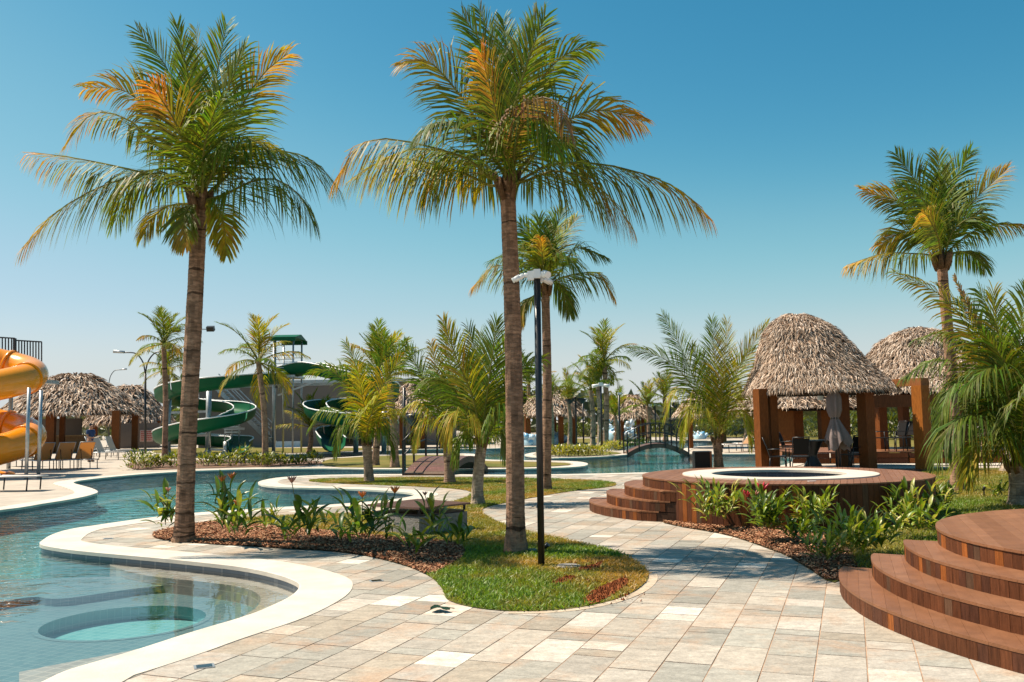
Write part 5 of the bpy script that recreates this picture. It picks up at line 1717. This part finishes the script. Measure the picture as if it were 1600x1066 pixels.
mb.add([(rc[0] - .72, 48.8, zr), (rc[0] + .72, 48.8, zr), (rc[0] + .72, 51.6, zr), (rc[0] - .72, 51.6, zr), (rc[0] - .72, 50.2, zr + .26), (rc[0] + .72, 50.2, zr + .26)], [(0, 1, 5, 4), (2, 3, 4, 5), (1, 2, 5), (3, 0, 4), (3, 2, 1, 0)])
mb.box((rc[0], 48.8, zr - .1), (1.48, .04, .22)); mb.box((rc[0], 51.6, zr - .1), (1.48, .04, .22))
mb.obj('roof', M['green'], tw)
for k in range(1, 6):
    for y in (49.2, 51.2):
        z = zt + .22 * k
        mb = MB(); mb.bar((xs[0], y, z), (xs[1], y, z), .035); mb.obj('guard_rail', M['steel'], tw)
for s_, x0 in ((0, 0), (1, 1)):
    a = at(350, 603, 52); b = at(438, 684, 52)
mb = MB()
A_, B_ = V((P2d(352, 52)[0], 52, at(352, 690, 52).z)), V((P2d(432, 52)[0], 52, zt))
A_ = V((P2d(345, 52.5)[0], 52.5, 3.6)); B_ = V((P2d(425, 52.5)[0], 52.5, .6))
for k in range(16):
    t = k / 15
    p = A_.lerp(B_, t)
    mb = MB(); mb.box(p, (.34, 1.0, .05)); mb.obj('stair_tread', M['steel'], tw)
for y in (52.0, 53.0):
    mb = MB(); mb.bar((A_.x, y, A_.z), (B_.x, y, B_.z), .06, .22); mb.obj('stringer', M['steel'], tw)
    for h in (.5, .95):
        mb = MB(); mb.bar((A_.x, y, A_.z + h), (B_.x, y, B_.z + h), .05); mb.obj('handrail', M['steel'], tw)
for (a, b) in (((434, 606), (395, 590)), ((434, 606), (412, 588)), ((434, 618), (494, 596)), ((434, 606), (448, 590))):
    mb = MB(); mb.bar(at(*a, 49.2), at(*b, 49.2), .09); mb.obj('brace', M['steel'], tw)
mb = MB(); mb.bar(at(330, 605, 50), at(520, 600, 50), .12, .14); mb.obj('cross_beam', M['steel'], tw)
rk = thing('stair_rack', 'pale open slatted steps frame standing under the left green slide', 'steps', (*P2d(362, 49.5), 0))
for k in range(6):
    a, b = at(352, 654 + k * 4.4, 49.5), at(374, 653 + k * 4.4, 49.5)
    mb = MB(); mb.box((a + b) / 2, ((b - a).length, .4, .06)); mb.obj('slat', M['white'], rk)
for x in (352, 363, 374):
    a = at(x, 648, 49.5); mb = MB(); mb.bar((a.x, 49.5, 0), a, .07); mb.obj('upright', M['steel'], rk)

# ================================================================== FAR BUILDINGS, TREES
gb = thing('grey_building', 'long taupe flat roofed building behind the green slides with a dark doorway', 'building', (*P2d(520, 64), 0))
xl, xr = P2d(318, 64)[0], P2d(706, 64)[0]
zb = at(520, 597, 62).z
mb = MB(); mb.box(((xl + xr) / 2, 66, zb / 2), (xr - xl, 6, zb)); mb.obj('wall', M['wallgrey'], gb)
mb = MB(); mb.box(((xl + xr) / 2, 66, zb + .1), (xr - xl + .3, 6.3, .22)); mb.obj('roof_edge', M['steel'], gb)
def pan(x0, x1, y0, y1, mt, name):
    a, b = at(x0, y0, 62.94), at(x1, y1, 62.94)
    m_ = MB(); m_.box(((a.x + b.x) / 2, 62.97, (a.z + b.z) / 2), (abs(b.x - a.x), .12, abs(a.z - b.z))); m_.obj(name, mt, gb)
pan(540, 566, 655, 697, M['lens'], 'door')
pan(512, 539, 658, 697, mat('door grey', (.19, .16, .155), .7), 'door')
pan(590, 650, 640, 655, M['lens'], 'window')
pan(425, 470, 690, 699, M['white'], 'plinth')
bw = thing('boundary_wall', 'long dark grey boundary wall far beyond the arched bridge', 'wall', (*P2d(1080, 85), 0))
a, b = P2d(1042, 85)[0], P2d(1165, 85)[0]
mb = MB(); mb.box(((a + b) / 2, 85, at(1060, 655, 85).z / 2), (b - a, .3, at(1060, 655, 85).z)); mb.obj('wall_panel', mat('dark wall', (.07, .075, .08), .8), bw)
mb = MB(); mb.box(((a + b) / 2, 85, at(1060, 655, 85).z + .06), (b - a, .4, .12)); mb.obj('wall_cap', M['concrete'], bw)
tb_ = thing('tower_block', 'tall pale apartment tower hazy on the horizon right of the palms', 'building', (*P2d(1057, 400), 0))
a, b = P2d(1051, 400)[0], P2d(1060, 400)[0]
zt_ = at(1055, 630, 400).z
mb = MB(); mb.box(((a + b) / 2, 400, zt_ / 2), (b - a, 3, zt_)); mb.obj('wall', mat('pale tower', (.55, .52, .5), .9), tb_)
mb = MB(); mb.box(((a + b) / 2, 400, zt_ + .3), (b - a + .4, 3.4, .5)); mb.obj('roof', M['concrete'], tb_)
for k in range(4):
    for j in range(2):
        mb = MB(); mb.box((a + (b - a) * (.3 + .4 * j), 398.5, 1.5 + k * (zt_ - 2) / 4), (.6, .12, .7)); mb.obj('window', M['lens'], tb_)
ft = MB(); r = rng(91)
for k in range(9000):
    x = r.uniform(-130, 130); y = r.uniform(105, 125)
    h = 3.2 + 2.6 * noise.noise(V((x * .05, 1.3, 0))) + 1.2 * noise.noise(V((x * .21, 2.3, 0)))
    z = r.random() ** .7 * max(.6, h)
    s = r.uniform(.25, .6)
    u_ = V((r.gauss(0, 1), r.gauss(0, .5), r.gauss(0, 1))).normalized() * s
    w_ = V((r.gauss(0, 1), r.gauss(0, .5), r.gauss(0, 1))).normalized() * s
    f = r.uniform(.7, 1.3); t = r.choice(((.06, .075, .025), (.09, .095, .04), (.07, .08, .04)))
    c = V((x, y, z)); ft.add([c - u_ - w_, c + u_ - w_, c + u_ + w_, c - u_ + w_], [(0, 1, 2, 3)], tuple(f * q for q in t))
o = ft.obj('far_trees', M['bigleaf']); tag(o, 'low belt of distant trees along the horizon', 'trees', kind='stuff')
# big treetop peeking behind the middle
mt_ = thing('broadleaf_tree', 'broad grey green tree crown between the slides building and the camera pole', 'tree', (*P2d(800, 75), 0))
mb = MB(); mb.tube([(*P2d(800, 75), 0), (*P2d(800, 75), 2.2)], [.25, .15], 8, (.15, .1, .07)); mb.obj('trunk', M['trunk'], mt_)
mb = MB(); r = rng(5); cx_, cy_ = P2d(800, 75)
for k in range(2600):
    p = V((r.gauss(0, 1), r.gauss(0, 1), r.gauss(0, 1))).normalized() * r.random() ** .4
    c = V((cx_ + p.x * 2.6, cy_ + p.y * 2, 3.2 + p.z * 1.5)); s = r.uniform(.08, .2)
    u_ = V((r.gauss(0, 1), r.gauss(0, 1), r.gauss(0, 1))).normalized() * s; w_ = V((r.gauss(0, 1), r.gauss(0, 1), r.gauss(0, 1))).normalized() * s
    f = r.uniform(.6, 1.4); mb.add([c - u_, c + w_, c + u_, c - w_], [(0, 1, 2, 3)], (.07 * f, .085 * f, .03 * f))
mb.obj('crown', M['bigleaf'], mt_)

# ================================================================== LOUNGERS
def lounger(label, foot, ang, mt, back=58, group='sun loungers'):
    """foot end at the given point, head away along ang"""
    T = thing('sun_lounger', label, 'sun lounger', foot, group, ang)
    Lg, w, h = 1.9, .62, .36
    mb = MB()
    for s in (-1, 1): mb.tube([(0, s * w / 2, h), (1.25, s * w / 2, h), (Lg - .05, s * w / 2, h - .01)], .02, 6)
    mb.tube([(0, -w / 2, h), (0, w / 2, h)], .02, 6); mb.tube([(Lg - .05, -w / 2, h), (Lg - .05, w / 2, h)], .02, 6)
    mb.obj('frame', M['steel'], T, True)
    for x in (.18, 1.15, 1.75):
        for s in (-1, 1):
            mb = MB(); mb.tube([(x, s * w / 2, h), (x + .02, s * w / 2, 0)], .018, 6); mb.obj('leg', M['black'], T, True)
    mb = MB(); mb.box((.6, 0, h + .005), (1.2, w - .03, .014)); mb.obj('seat_sling', mt, T, True)
    a = R(back); bl = .78
    c = V((1.22 + math.cos(a) * bl / 2, 0, h + math.sin(a) * bl / 2))
    mb = MB(); mb.box(c, (bl, w - .04, .016), M=Matrix.Rotation(-a, 3, 'Y')); mb.obj('back_sling', mt, T, True)
    mb = MB()
    for s in (-1, 1): mb.tube([(1.22, s * (w / 2 - .01), h), (1.22 + math.cos(a) * bl, s * (w / 2 - .01), h + math.sin(a) * bl)], .016, 6)
    mb.tube([(1.22 + math.cos(a) * bl, -w / 2, h + math.sin(a) * bl), (1.22 + math.cos(a) * bl, w / 2, h + math.sin(a) * bl)], .016, 6)
    mb.obj('back_frame', M['steel'], T, True)
    mb = MB(); mb.tube([(1.22 + math.cos(a) * bl * .6, -.2, h + math.sin(a) * bl * .6), (1.55, -.2, h), ], .012, 5); mb.tube([(1.22 + math.cos(a) * bl * .6, .2, h + math.sin(a) * bl * .6), (1.55, .2, h)], .012, 5); mb.obj('back_stay', M['black'], T, True)
    return T
LA = R(-40)
def lg(label, px, yb, ang, mt, Y=None, back=58):
    p = G(px, yb); lounger(label, (p.x, p.y, 0), ang, mt, back)
lg('tan sun lounger seen from behind, leftmost of three beside the orange slide', 44, 733, LA, M['tan'])
lg('tan sun lounger seen from behind, middle of the row of three', 76, 732, LA, M['tan'])
lg('tan sun lounger seen from behind, rightmost of the row of three beside the standing person', 107, 731, LA, M['tan'])
lg('pale sun lounger with raised back directly behind the rightmost tan lounger', 196, 718, R(176), M['cream'], back=66)
lg('pale sun lounger in the back row nearest the double street lamp', 212, 714, R(176), M['cream'], back=66)
lg('pale sun lounger partly hidden by the standing man', 178, 712, R(176), M['cream'], back=66)
lg('sun lounger cut off at the left edge with only its flat foot end in view', 64, 766, R(178), M['cream'], back=40)
lg('pale sun lounger beyond the arched bridge with tilted back', 1150, 705, R(15), M['tan'], back=55)
lg('sun lounger by the far water right of the wide young palm', 1128, 707, R(15), M['tan'], back=50)
lg('sun lounger under the orange slide beside its steel poles', 20, 728, LA, M['cream'])

# ================================================================== PERSON
pp = G(140, 722)
pn = thing('person', 'person in navy shirt and dark shorts looking down at papers in both hands', 'person', pp)
def skinmesh(name, joints, edges, mt, parent, sub=2):
    bm = bmesh.new()
    L = bm.verts.layers.skin.verify()
    vs_ = []
    for i, (p, r_) in enumerate(joints):
        v = bm.verts.new(p); v[L].radius = (r_[0], r_[1]) if isinstance(r_, tuple) else (r_, r_); v[L].use_root = (i == 0); vs_.append(v)
    for a, b in edges: bm.edges.new((vs_[a], vs_[b]))
    me = bpy.data.meshes.new(name); bm.to_mesh(me); bm.free()
    me.materials.append(mt)
    o = put(name, me)
    m1 = o.modifiers.new('skin', 'SKIN'); m1.use_smooth_shade = True
    m2 = o.modifiers.new('sub', 'SUBSURF'); m2.levels = m2.render_levels = sub
    o.parent = parent
    return o
hd_ = 1
J = [((0, 0, .94), (.15, .11)), ((0, 0, 1.16), (.14, .10)), ((0, 0, 1.38), (.17, .11)), ((.01, 0, 1.50), (.06, .06)), ((.05, 0, 1.58), (.085, .09)), ((.08, 0, 1.68), (.085, .095)),
     ((.01, -.19, 1.42), .06), ((.04, -.24, 1.16), .048), ((.24, -.16, 1.10), .038), ((.31, -.13, 1.12), .034),
     ((.01, .19, 1.42), .06), ((.04, .24, 1.16), .048), ((.24, .14, 1.12), .038), ((.31, .10, 1.14), .034),
     ((0, -.10, .88), .10), ((.02, -.11, .50), .07), ((0, -.11, .10), .045), ((.13, -.12, .04), .04),
     ((0, .10, .88), .10), ((.02, .11, .50), .07), ((0, .11, .10), .045), ((.13, .12, .04), .04)]
E = [(0, 1), (1, 2), (2, 3), (3, 4), (4, 5), (2, 6), (6, 7), (7, 8), (8, 9), (2, 10), (10, 11), (11, 12), (12, 13), (0, 14), (14, 15), (15, 16), (16, 17), (0, 18), (18, 19), (19, 20), (20, 21)]
skinmesh('body', J, E, M['skin'], pn)
skinmesh('shirt', [((0, 0, .90), (.175, .135)), ((0, 0, 1.16), (.165, .125)), ((0, 0, 1.38), (.185, .125)), ((0, 0, 1.47), (.085, .08)), ((.01, -.20, 1.42), .082), ((.03, -.235, 1.24), .07), ((.01, .20, 1.42), .082), ((.03, .235, 1.24), .07)],
         [(0, 1), (1, 2), (2, 3), (2, 4), (4, 5), (2, 6), (6, 7)], M['navy'], pn)
skinmesh('shorts', [((0, 0, .92), (.165, .125)), ((0, -.10, .84), .118), ((.01, -.11, .42), .085), ((0, .10, .84), .118), ((.01, .11, .42), .085)], [(0, 1), (1, 2), (0, 3), (3, 4)], M['hair'], pn)
skinmesh('hair', [((.01, 0, 1.63), (.075, .085)), ((.045, 0, 1.725), (.09, .10)), ((.0, 0, 1.70), (.08, .09))], [(0, 2), (2, 1)], M['hair'], pn)
skinmesh('shoe', [((-.03, -.11, .05), .05), ((.06, -.115, .04), .048), ((.17, -.12, .035), .035)], [(0, 1), (1, 2)], M['black'], pn, 1)
skinmesh('shoe', [((-.03, .11, .05), .05), ((.06, .115, .04), .048), ((.17, .12, .035), .035)], [(0, 1), (1, 2)], M['black'], pn, 1)
pn.rotation_euler = (0, 0, R(-12))
pc = V(pp) + V((.36, -.06, 1.14))
ph = thing('paper_sheets', 'white paper sheets held up by the person at the loungers', 'papers', pc)
mb = MB(); mb.box(pc, (.22, .30, .012), M=Matrix.Rotation(R(-25), 3, 'Y')); mb.obj('sheet_stack', M['paper'], ph)

# ================================================================== BLUE PLAY FIGURES
def play(label, x, yb, s, seed, tall):
    s *= .8
    b = G(x, yb); r = rng(seed)
    T = thing('play_figure', label, 'water toy', b, 'blue water play figures')
    mb = MB()
    mb.lathe([(s * .5, 0), (s * .52, s * .25), (s * .35, s * .5), (s * .1, s * .6)], 16, b, (.40, .60, .72)); mb.obj('body', M['blue'], T)
    for k in range(18):
        a = k * 2.4; rr = s * r.uniform(.07, .18)
        c = b + V((math.cos(a) * s * r.uniform(.2, .65), math.sin(a) * s * .45, s * r.uniform(.15, .6 + tall * .5)))
        mb = MB(); t = r.choice(((.12, .36, .58), (.70, .76, .80), (.45, .62, .74), (.16, .40, .62), (.70, .76, .80)))
        mb.lathe([(.01, rr), (rr * .6, rr * .8), (rr, 0), (rr * .7, -rr * .7), (.01, -rr)], 12, c, t); mb.obj('bubble', M['blue'], T)
    if tall:
        mb = MB(); mb.tube(spline([b + V((0, 0, s * .4)), b + V((s * .2, 0, s * 1.0)), b + V((s * .5, 0, s * 1.35)), b + V((s * .9, 0, s * 1.2))], 8), [s * .12] * 9, 10, (.62, .70, .75)); mb.obj('spout', M['blue'], T)
play('cluster of shiny blue rounded play figures just right of the straight palm', 829, 696, 1.5, 1, 0)
play('blue domed play figure behind the camera pole and the slim palm', 868, 694, 1.5, 2, 0)
play('large blue rounded play figure directly left of the arched bridge', 961, 688, 1.9, 3, 1)
play('pale blue play figure with a spout behind the arched bridge railing', 982, 687, 1.6, 4, 1)
play('low white and blue play figures at the far water behind the wide young palm', 1082, 685, 1.2, 5, 0)
play('flat white and blue play figure right beside the wide young palm trunk', 1094, 686, 1.1, 6, 0)

# ================================================================== PLANTS
def leafmesh(L, w, fold, curl, tints, seed, name='leaf'):
    """one lance shaped blade along +X, folded at the midrib and arching down"""
    r = rng(seed)
    out_ = []
    for t in tints:
        b = MB(); vs_ = []
        n = 6
        p, a = V((0, 0, 0)), R(18)
        for i in range(n + 1):
            u = i / n
            ww = w * math.sin(math.pi * min(.999, u * .93 + .045)) ** .8
            if i == n: ww = .001
            vs_ += [p + V((0, -ww, fold * ww)), p.copy(), p + V((0, ww, fold * ww))]
            p = p + V((math.cos(a), 0, math.sin(a))) * L / n
            a -= curl / n
        fs = [(i * 3 + k, i * 3 + k + 1, i * 3 + k + 4, i * 3 + k + 3) for i in range(n) for k in range(2)]
        b.add(vs_, fs, t, True)
        b.t = [tuple(c * r.uniform(.85, 1.15) for c in t) for _ in b.t]
        out_.append(b.mesh(name, M['bigleaf']))
    return out_
HEL = leafmesh(.34, .034, .45, R(55), [(.065, .125, .014), (.10, .17, .018), (.14, .21, .024), (.045, .09, .014), (.24, .27, .03)], 1)
GIN = leafmesh(.24, .024, .4, R(55), [(.13, .20, .016), (.19, .25, .022), (.27, .30, .035), (.08, .13, .014), (.40, .38, .10)], 2)
def bract(c, s, tint, T):
    mb = MB()
    for k in range(6):
        a = k * 1.2
        d = V((math.cos(a) * .7, math.sin(a) * .4, .9)).normalized()
        mb.tube([c, c + d * s * .6, c + d * s], [s * .10, s * .13, .002], 5, tuple(x * (1 - .1 * (k % 3)) for x in tint))
    mb.obj('flower', M['flower'], T)
def plant(label, base, h, nst, seed, lm, spread, per, group, sc=1.0, flowers=(), lean=0.25):
    r = rng(seed)
    T = thing('garden_plant', label, 'plant', base, group)
    mb = MB()
    for k in range(nst):
        a = k * 2.4 + r.uniform(-.4, .4)
        rr = spread * math.sqrt((k + .5) / nst)
        p0 = V((math.cos(a) * rr * .35, math.sin(a) * rr * .35, 0))
        hh = h * r.uniform(.6, 1.05)
        ln = V((math.cos(a), math.sin(a), 0)) * rr * r.uniform(.5, 1.1)
        pts = [p0, p0 + ln * .3 + V((0, 0, hh * .5)), p0 + ln * 1.0 + V((0, 0, hh))]
        mb.tube(pts, [.011, .009, .004], 5, (.14, .17, .04))
        for i in range(per):
            t = .30 + .70 * (i + r.random() * .5) / per
            p = pts[0].lerp(pts[1], t * 2) if t < .5 else pts[1].lerp(pts[2], min(1, t * 2 - 1))
            o = put('leaf', r.choice(lm))
            o.parent = T
            o.location = p
            az = (a if t > .85 else a + math.pi * (i % 2) + r.uniform(-.9, .9))
            el = r.uniform(.25, 1.0) + (.45 if t > .8 else 0)
            o.rotation_euler = (r.uniform(-.4, .4), -el, az)
            s = sc * r.uniform(.7, 1.15) * (1 - .3 * abs(t - .6))
            o.scale = (s, s * r.uniform(.85, 1.15), s)
    mb.obj('stem', M['bigleaf'], T)
    for (fx_, fy_, s, tint) in flowers:
        c = at(fx_, fy_, base.y)
        st_ = MB(); st_.tube([base + V((0, 0, h * .3)), base.lerp(c, .5) + V((0, 0, .1)), c], .006, 5, (.14, .15, .05)); st_.obj('flower_stem', M['bigleaf'], T)
        bract(c, s, tint, T)
    return T
OR = (.75, .24, .04); RD = (.55, .03, .05); PK = (.55, .25, .18)
g1 = 'leafy plants in the mulch bed'
HP = [('bushy green plant left of the leaning palm trunk', 258, 842, .68, 8, .30, 5, 1.0, ((263, 768, .07, PK),)),
      ('tall green plant with two orange flowers right of the leaning palm', 352, 845, .78, 9, .26, 5, 1.05, ((347, 752, .10, OR), (362, 748, .10, OR))),
      ('dark green plant in front of the orange flowered one', 372, 852, .62, 8, .26, 4, 1.0, ((370, 789, .08, OR),)),
      ('small plant in the mulch right of the orange flowered plants', 420, 838, .40, 5, .20, 4, .8, ()),
      ('upright plant with one pink flower on a tall stem', 470, 856, .66, 7, .28, 4, 1.1, ((456, 754, .10, PK),)),
      ('low yellowish plant in front of the pink flowered plant', 448, 852, .30, 5, .22, 3, .8, ()),
      ('spindly plant behind the pink flowered one at the dry grass', 502, 842, .42, 5, .22, 3, .8, ()),
      ('dense dark plant with an orange flower left of the utility box', 566, 862, .66, 10, .34, 5, 1.1, ((566, 777, .09, OR),)),
      ('broad leaved dark plant directly before the utility box lid', 604, 858, .58, 6, .20, 3, .95, ((617, 770, .10, OR),)),
      ('yellow green plant at the front edge of the mulch bed', 648, 876, .44, 6, .22, 4, .95, ()),
      ('slim upright plant standing at the front corner of the utility box', 682, 848, .62, 6, .16, 4, 1.0, ((664, 774, .06, PK),)),
      ('dark low plant in the shade at the right end of the mulch bed', 712, 862, .36, 6, .24, 4, .9, ()),
      ('little seedling plant between the dark dense plants', 530, 850, .30, 4, .2, 3, .7, ())]
for i, (lab, x, y, h, n_s, sp, per, sc, fl2) in enumerate(HP):
    plant(lab, G(x, y, .01), h * .95, max(3, int(n_s * .92)), 300 + i, HEL, sp, per, g1, sc, fl2)
g2 = 'leafy plants along the path beside the spa'
GP = [('tiny yellow green plant at the foot of the spa steps', 1053, 812, .26, 4, .14, 4, .5, ()),
      ('bushy bright green plant, first and tallest beside the spa steps', 1118, 827, .66, 15, .50, 7, .95, ()),
      ('leafy plant behind the tall bushy one against the timber wall', 1088, 812, .42, 6, .26, 5, .85, ()),
      ('dark green plant with red flowers in the middle of the border', 1196, 846, .72, 14, .40, 7, 1.0, ((1192, 768, .14, RD), (1168, 776, .10, RD), (1181, 775, .08, PK))),
      ('bright yellow green plant right of the red flowers', 1268, 832, .58, 14, .44, 6, .95, ()),
      ('low shaded plant in front of the yellow green one', 1250, 850, .30, 7, .3, 5, .85, ()),
      ('big loose plant with pale canes in front of the lowest near step', 1330, 880, .62, 13, .48, 7, .95, ()),
      ('drooping plant at the corner of the paving and the lowest near step', 1290, 886, .34, 7, .28, 5, .85, ()),
      ('plant with long pale leaves above the lowest near step', 1372, 868, .50, 9, .40, 6, .95, ()),
      ('wide green plant between the near steps and the spa deck', 1432, 842, .46, 12, .48, 6, .95, ()),
      ('upright spiky plant near the tall right palm behind the near deck', 1452, 815, .50, 7, .3, 5, 1.2, ()),
      ('plant with long upright leaves left of the tall right palm foot', 1418, 825, .52, 7, .3, 5, 1.2, ()),
      ('small plant at the left of the near deck top', 1478, 798, .42, 6, .26, 5, 1.0, ()),
      ('dry little plant behind the near deck at the far right lawn', 1560, 785, .34, 5, .26, 4, .8, ())]
for i, (lab, x, y, h, n_s, sp, per, sc, fl2) in enumerate(GP):
    plant(lab, G(x, y, .01), h * .95, n_s + 3, 400 + i, GIN if i not in (3, 5) else (GIN[:4] + HEL[:1]), sp * .82, per + 2, g2, sc, fl2)

# hedges and shrubs farther away: foliage in one piece, stems apart
def shrub(label, base, w, h, n, seed, tints, group, name='shrub', ls=.10):
    r = rng(seed)
    T = thing(name, label, 'shrub', base, group)
    mb = MB()
    for k in range(n):
        a = r.uniform(0, 6.28); q = math.sqrt(r.random())
        z = h * r.random() ** .8
        c = base + V((math.cos(a) * q * w * (1 - .35 * z / h), math.sin(a) * q * w * .8, z * (1 - .3 * q)))
        d = V((math.cos(a) * .8 + r.gauss(0, .4), math.sin(a) * .8 + r.gauss(0, .4), r.uniform(.1, 1.2))).normalized() * ls * r.uniform(.8, 1.8)
        s = d.cross(V((0, 0, 1))).normalized() * ls * .28
        t = r.choice(tints); f = r.uniform(.7, 1.3)
        mb.add([c, c + d * .45 + s, c + d * 1.1, c + d * .45 - s], [(0, 1, 2, 3)], tuple(f * x for x in t))
    mb.obj('foliage', M['bigleaf'], T)
    mb = MB()
    for k in range(5):
        a = k * 1.26
        mb.tube([base + V((math.cos(a) * w * .2, math.sin(a) * w * .2, 0)), base + V((math.cos(a) * w * .5, math.sin(a) * w * .4, h * .6))], [.012, .006], 4, (.12, .10, .04))
    mb.obj('stem', M['bigleaf'], T)
YG = [(.14, .18, .02), (.20, .22, .03), (.08, .12, .02), (.28, .27, .04)]
YY = [(.30, .29, .03), (.22, .24, .03), (.40, .34, .05), (.16, .19, .03)]
hx = [(212, 733, .55, .75, 'thick leafy shrub at the left tip of the hedge bed'), (232, 731, .45, .62, 'shrub beside the slender palm at the left of the hedge bed'), (247, 730, .4, .5, 'low shrub at the slender palm foot'),
      (272, 730, .45, .6, 'shrub just left of the leaning palm trunk in the hedge bed'), (322, 728, .45, .55, 'shrub just right of the leaning palm trunk in the hedge bed'), (340, 727, .4, .45, 'small sparse shrub in the middle of the hedge bed'),
      (362, 728, .5, .62, 'dark dense shrub below the green slide mouth'), (380, 726, .45, .8, 'yellow topped shrub before the dark palm trunk'), (402, 727, .4, .5, 'shrub directly left of the dark palm trunk'),
      (421, 728, .4, .5, 'golden shrub directly right of the dark palm trunk'), (442, 727, .45, .45, 'sparse shrub right of the golden one'), (466, 726, .4, .4, 'spindly shrub near the right end of the hedge bed'), (490, 725, .45, .55, 'last shrub at the right end of the hedge bed')]
for i, (x, y, w, h, lab) in enumerate(hx): shrub(lab, G(x, y, .008), w, h, 170, 500 + i, YG, 'shrubs in the hedge bed by the channel', ls=.13)
ix = [(858, 712.5, 'yellow shrub at the left end of the island'), (872, 712.8, 'yellow shrub second from the left end of the island'), (887, 712.8, 'yellow shrub in the middle of the island before the thin palm'), (902, 712.5, 'yellow shrub below the black twin bowl lamp post'),
      (917, 712.2, 'yellow shrub left of the trio of palms'), (936, 711.8, 'golden shrub in front of the trio of palms'), (951, 704, 'yellow green shrub between the trio of palms and the bridge'), (966, 703, 'yellow green shrub at the slim camera pole by the bridge'),
      (984, 699, 'yellow green shrub behind the left bridge railing'), (1003, 698, 'yellow green shrub behind the middle of the bridge railing')]
for i, (x, y, lab) in enumerate(ix): shrub(lab, G(x, y, .008), .62, .50, 190, 550 + i, YY, 'yellow shrubs on the island', ls=.13)
for i, (x, y, lab) in enumerate([(395, 690, 'far shrub under the slide tower'), (470, 692, 'far green shrub left of the short palm'), (625, 700, 'green shrub before the hut behind the footbridge'), (772, 694, 'yellow green shrub behind the lagoon left of the straight palm'), (1468, 700, 'dark green shrub beyond the platform')]):
    shrub(lab, G(x, y, .008), 1.0, .9, 220, 580 + i, YG, 'shrubs by the far buildings', ls=.18)
DG = [(.05, .075, .018), (.08, .10, .02), (.11, .13, .025), (.04, .055, .016)]
for i, (x, y, w, h, lab) in enumerate([(1110, 684, 3.4, 1.7, 'long dark hedge behind the wide young palm'), (1215, 683, 3.6, 1.9, 'tall hedge showing through the nearest hut'), (1320, 684, 3.4, 2.0, 'hedge behind the closed parasol and the orange lit post'),
        (1405, 686, 3.2, 1.9, 'hedge showing through the timber gateway'), (1500, 687, 3.6, 2.1, 'hedge behind the tall right palm'), (1590, 688, 3.6, 2.2, 'hedge at the far right behind the bushy young palm'),
        (900, 683, 3.0, 1.3, 'low hedge behind the middle thatched hut'), (765, 684, 3.0, 1.5, 'hedge left of the straight palm behind the lagoon'), (1015, 680, 3.2, 1.6, 'hedge behind the small hut at the arched bridge')]):
    shrub(lab, G(x, y, .008), w, h, 1500, 600 + i, DG, 'dark hedges at the back of the grounds', 'hedge', ls=.26)
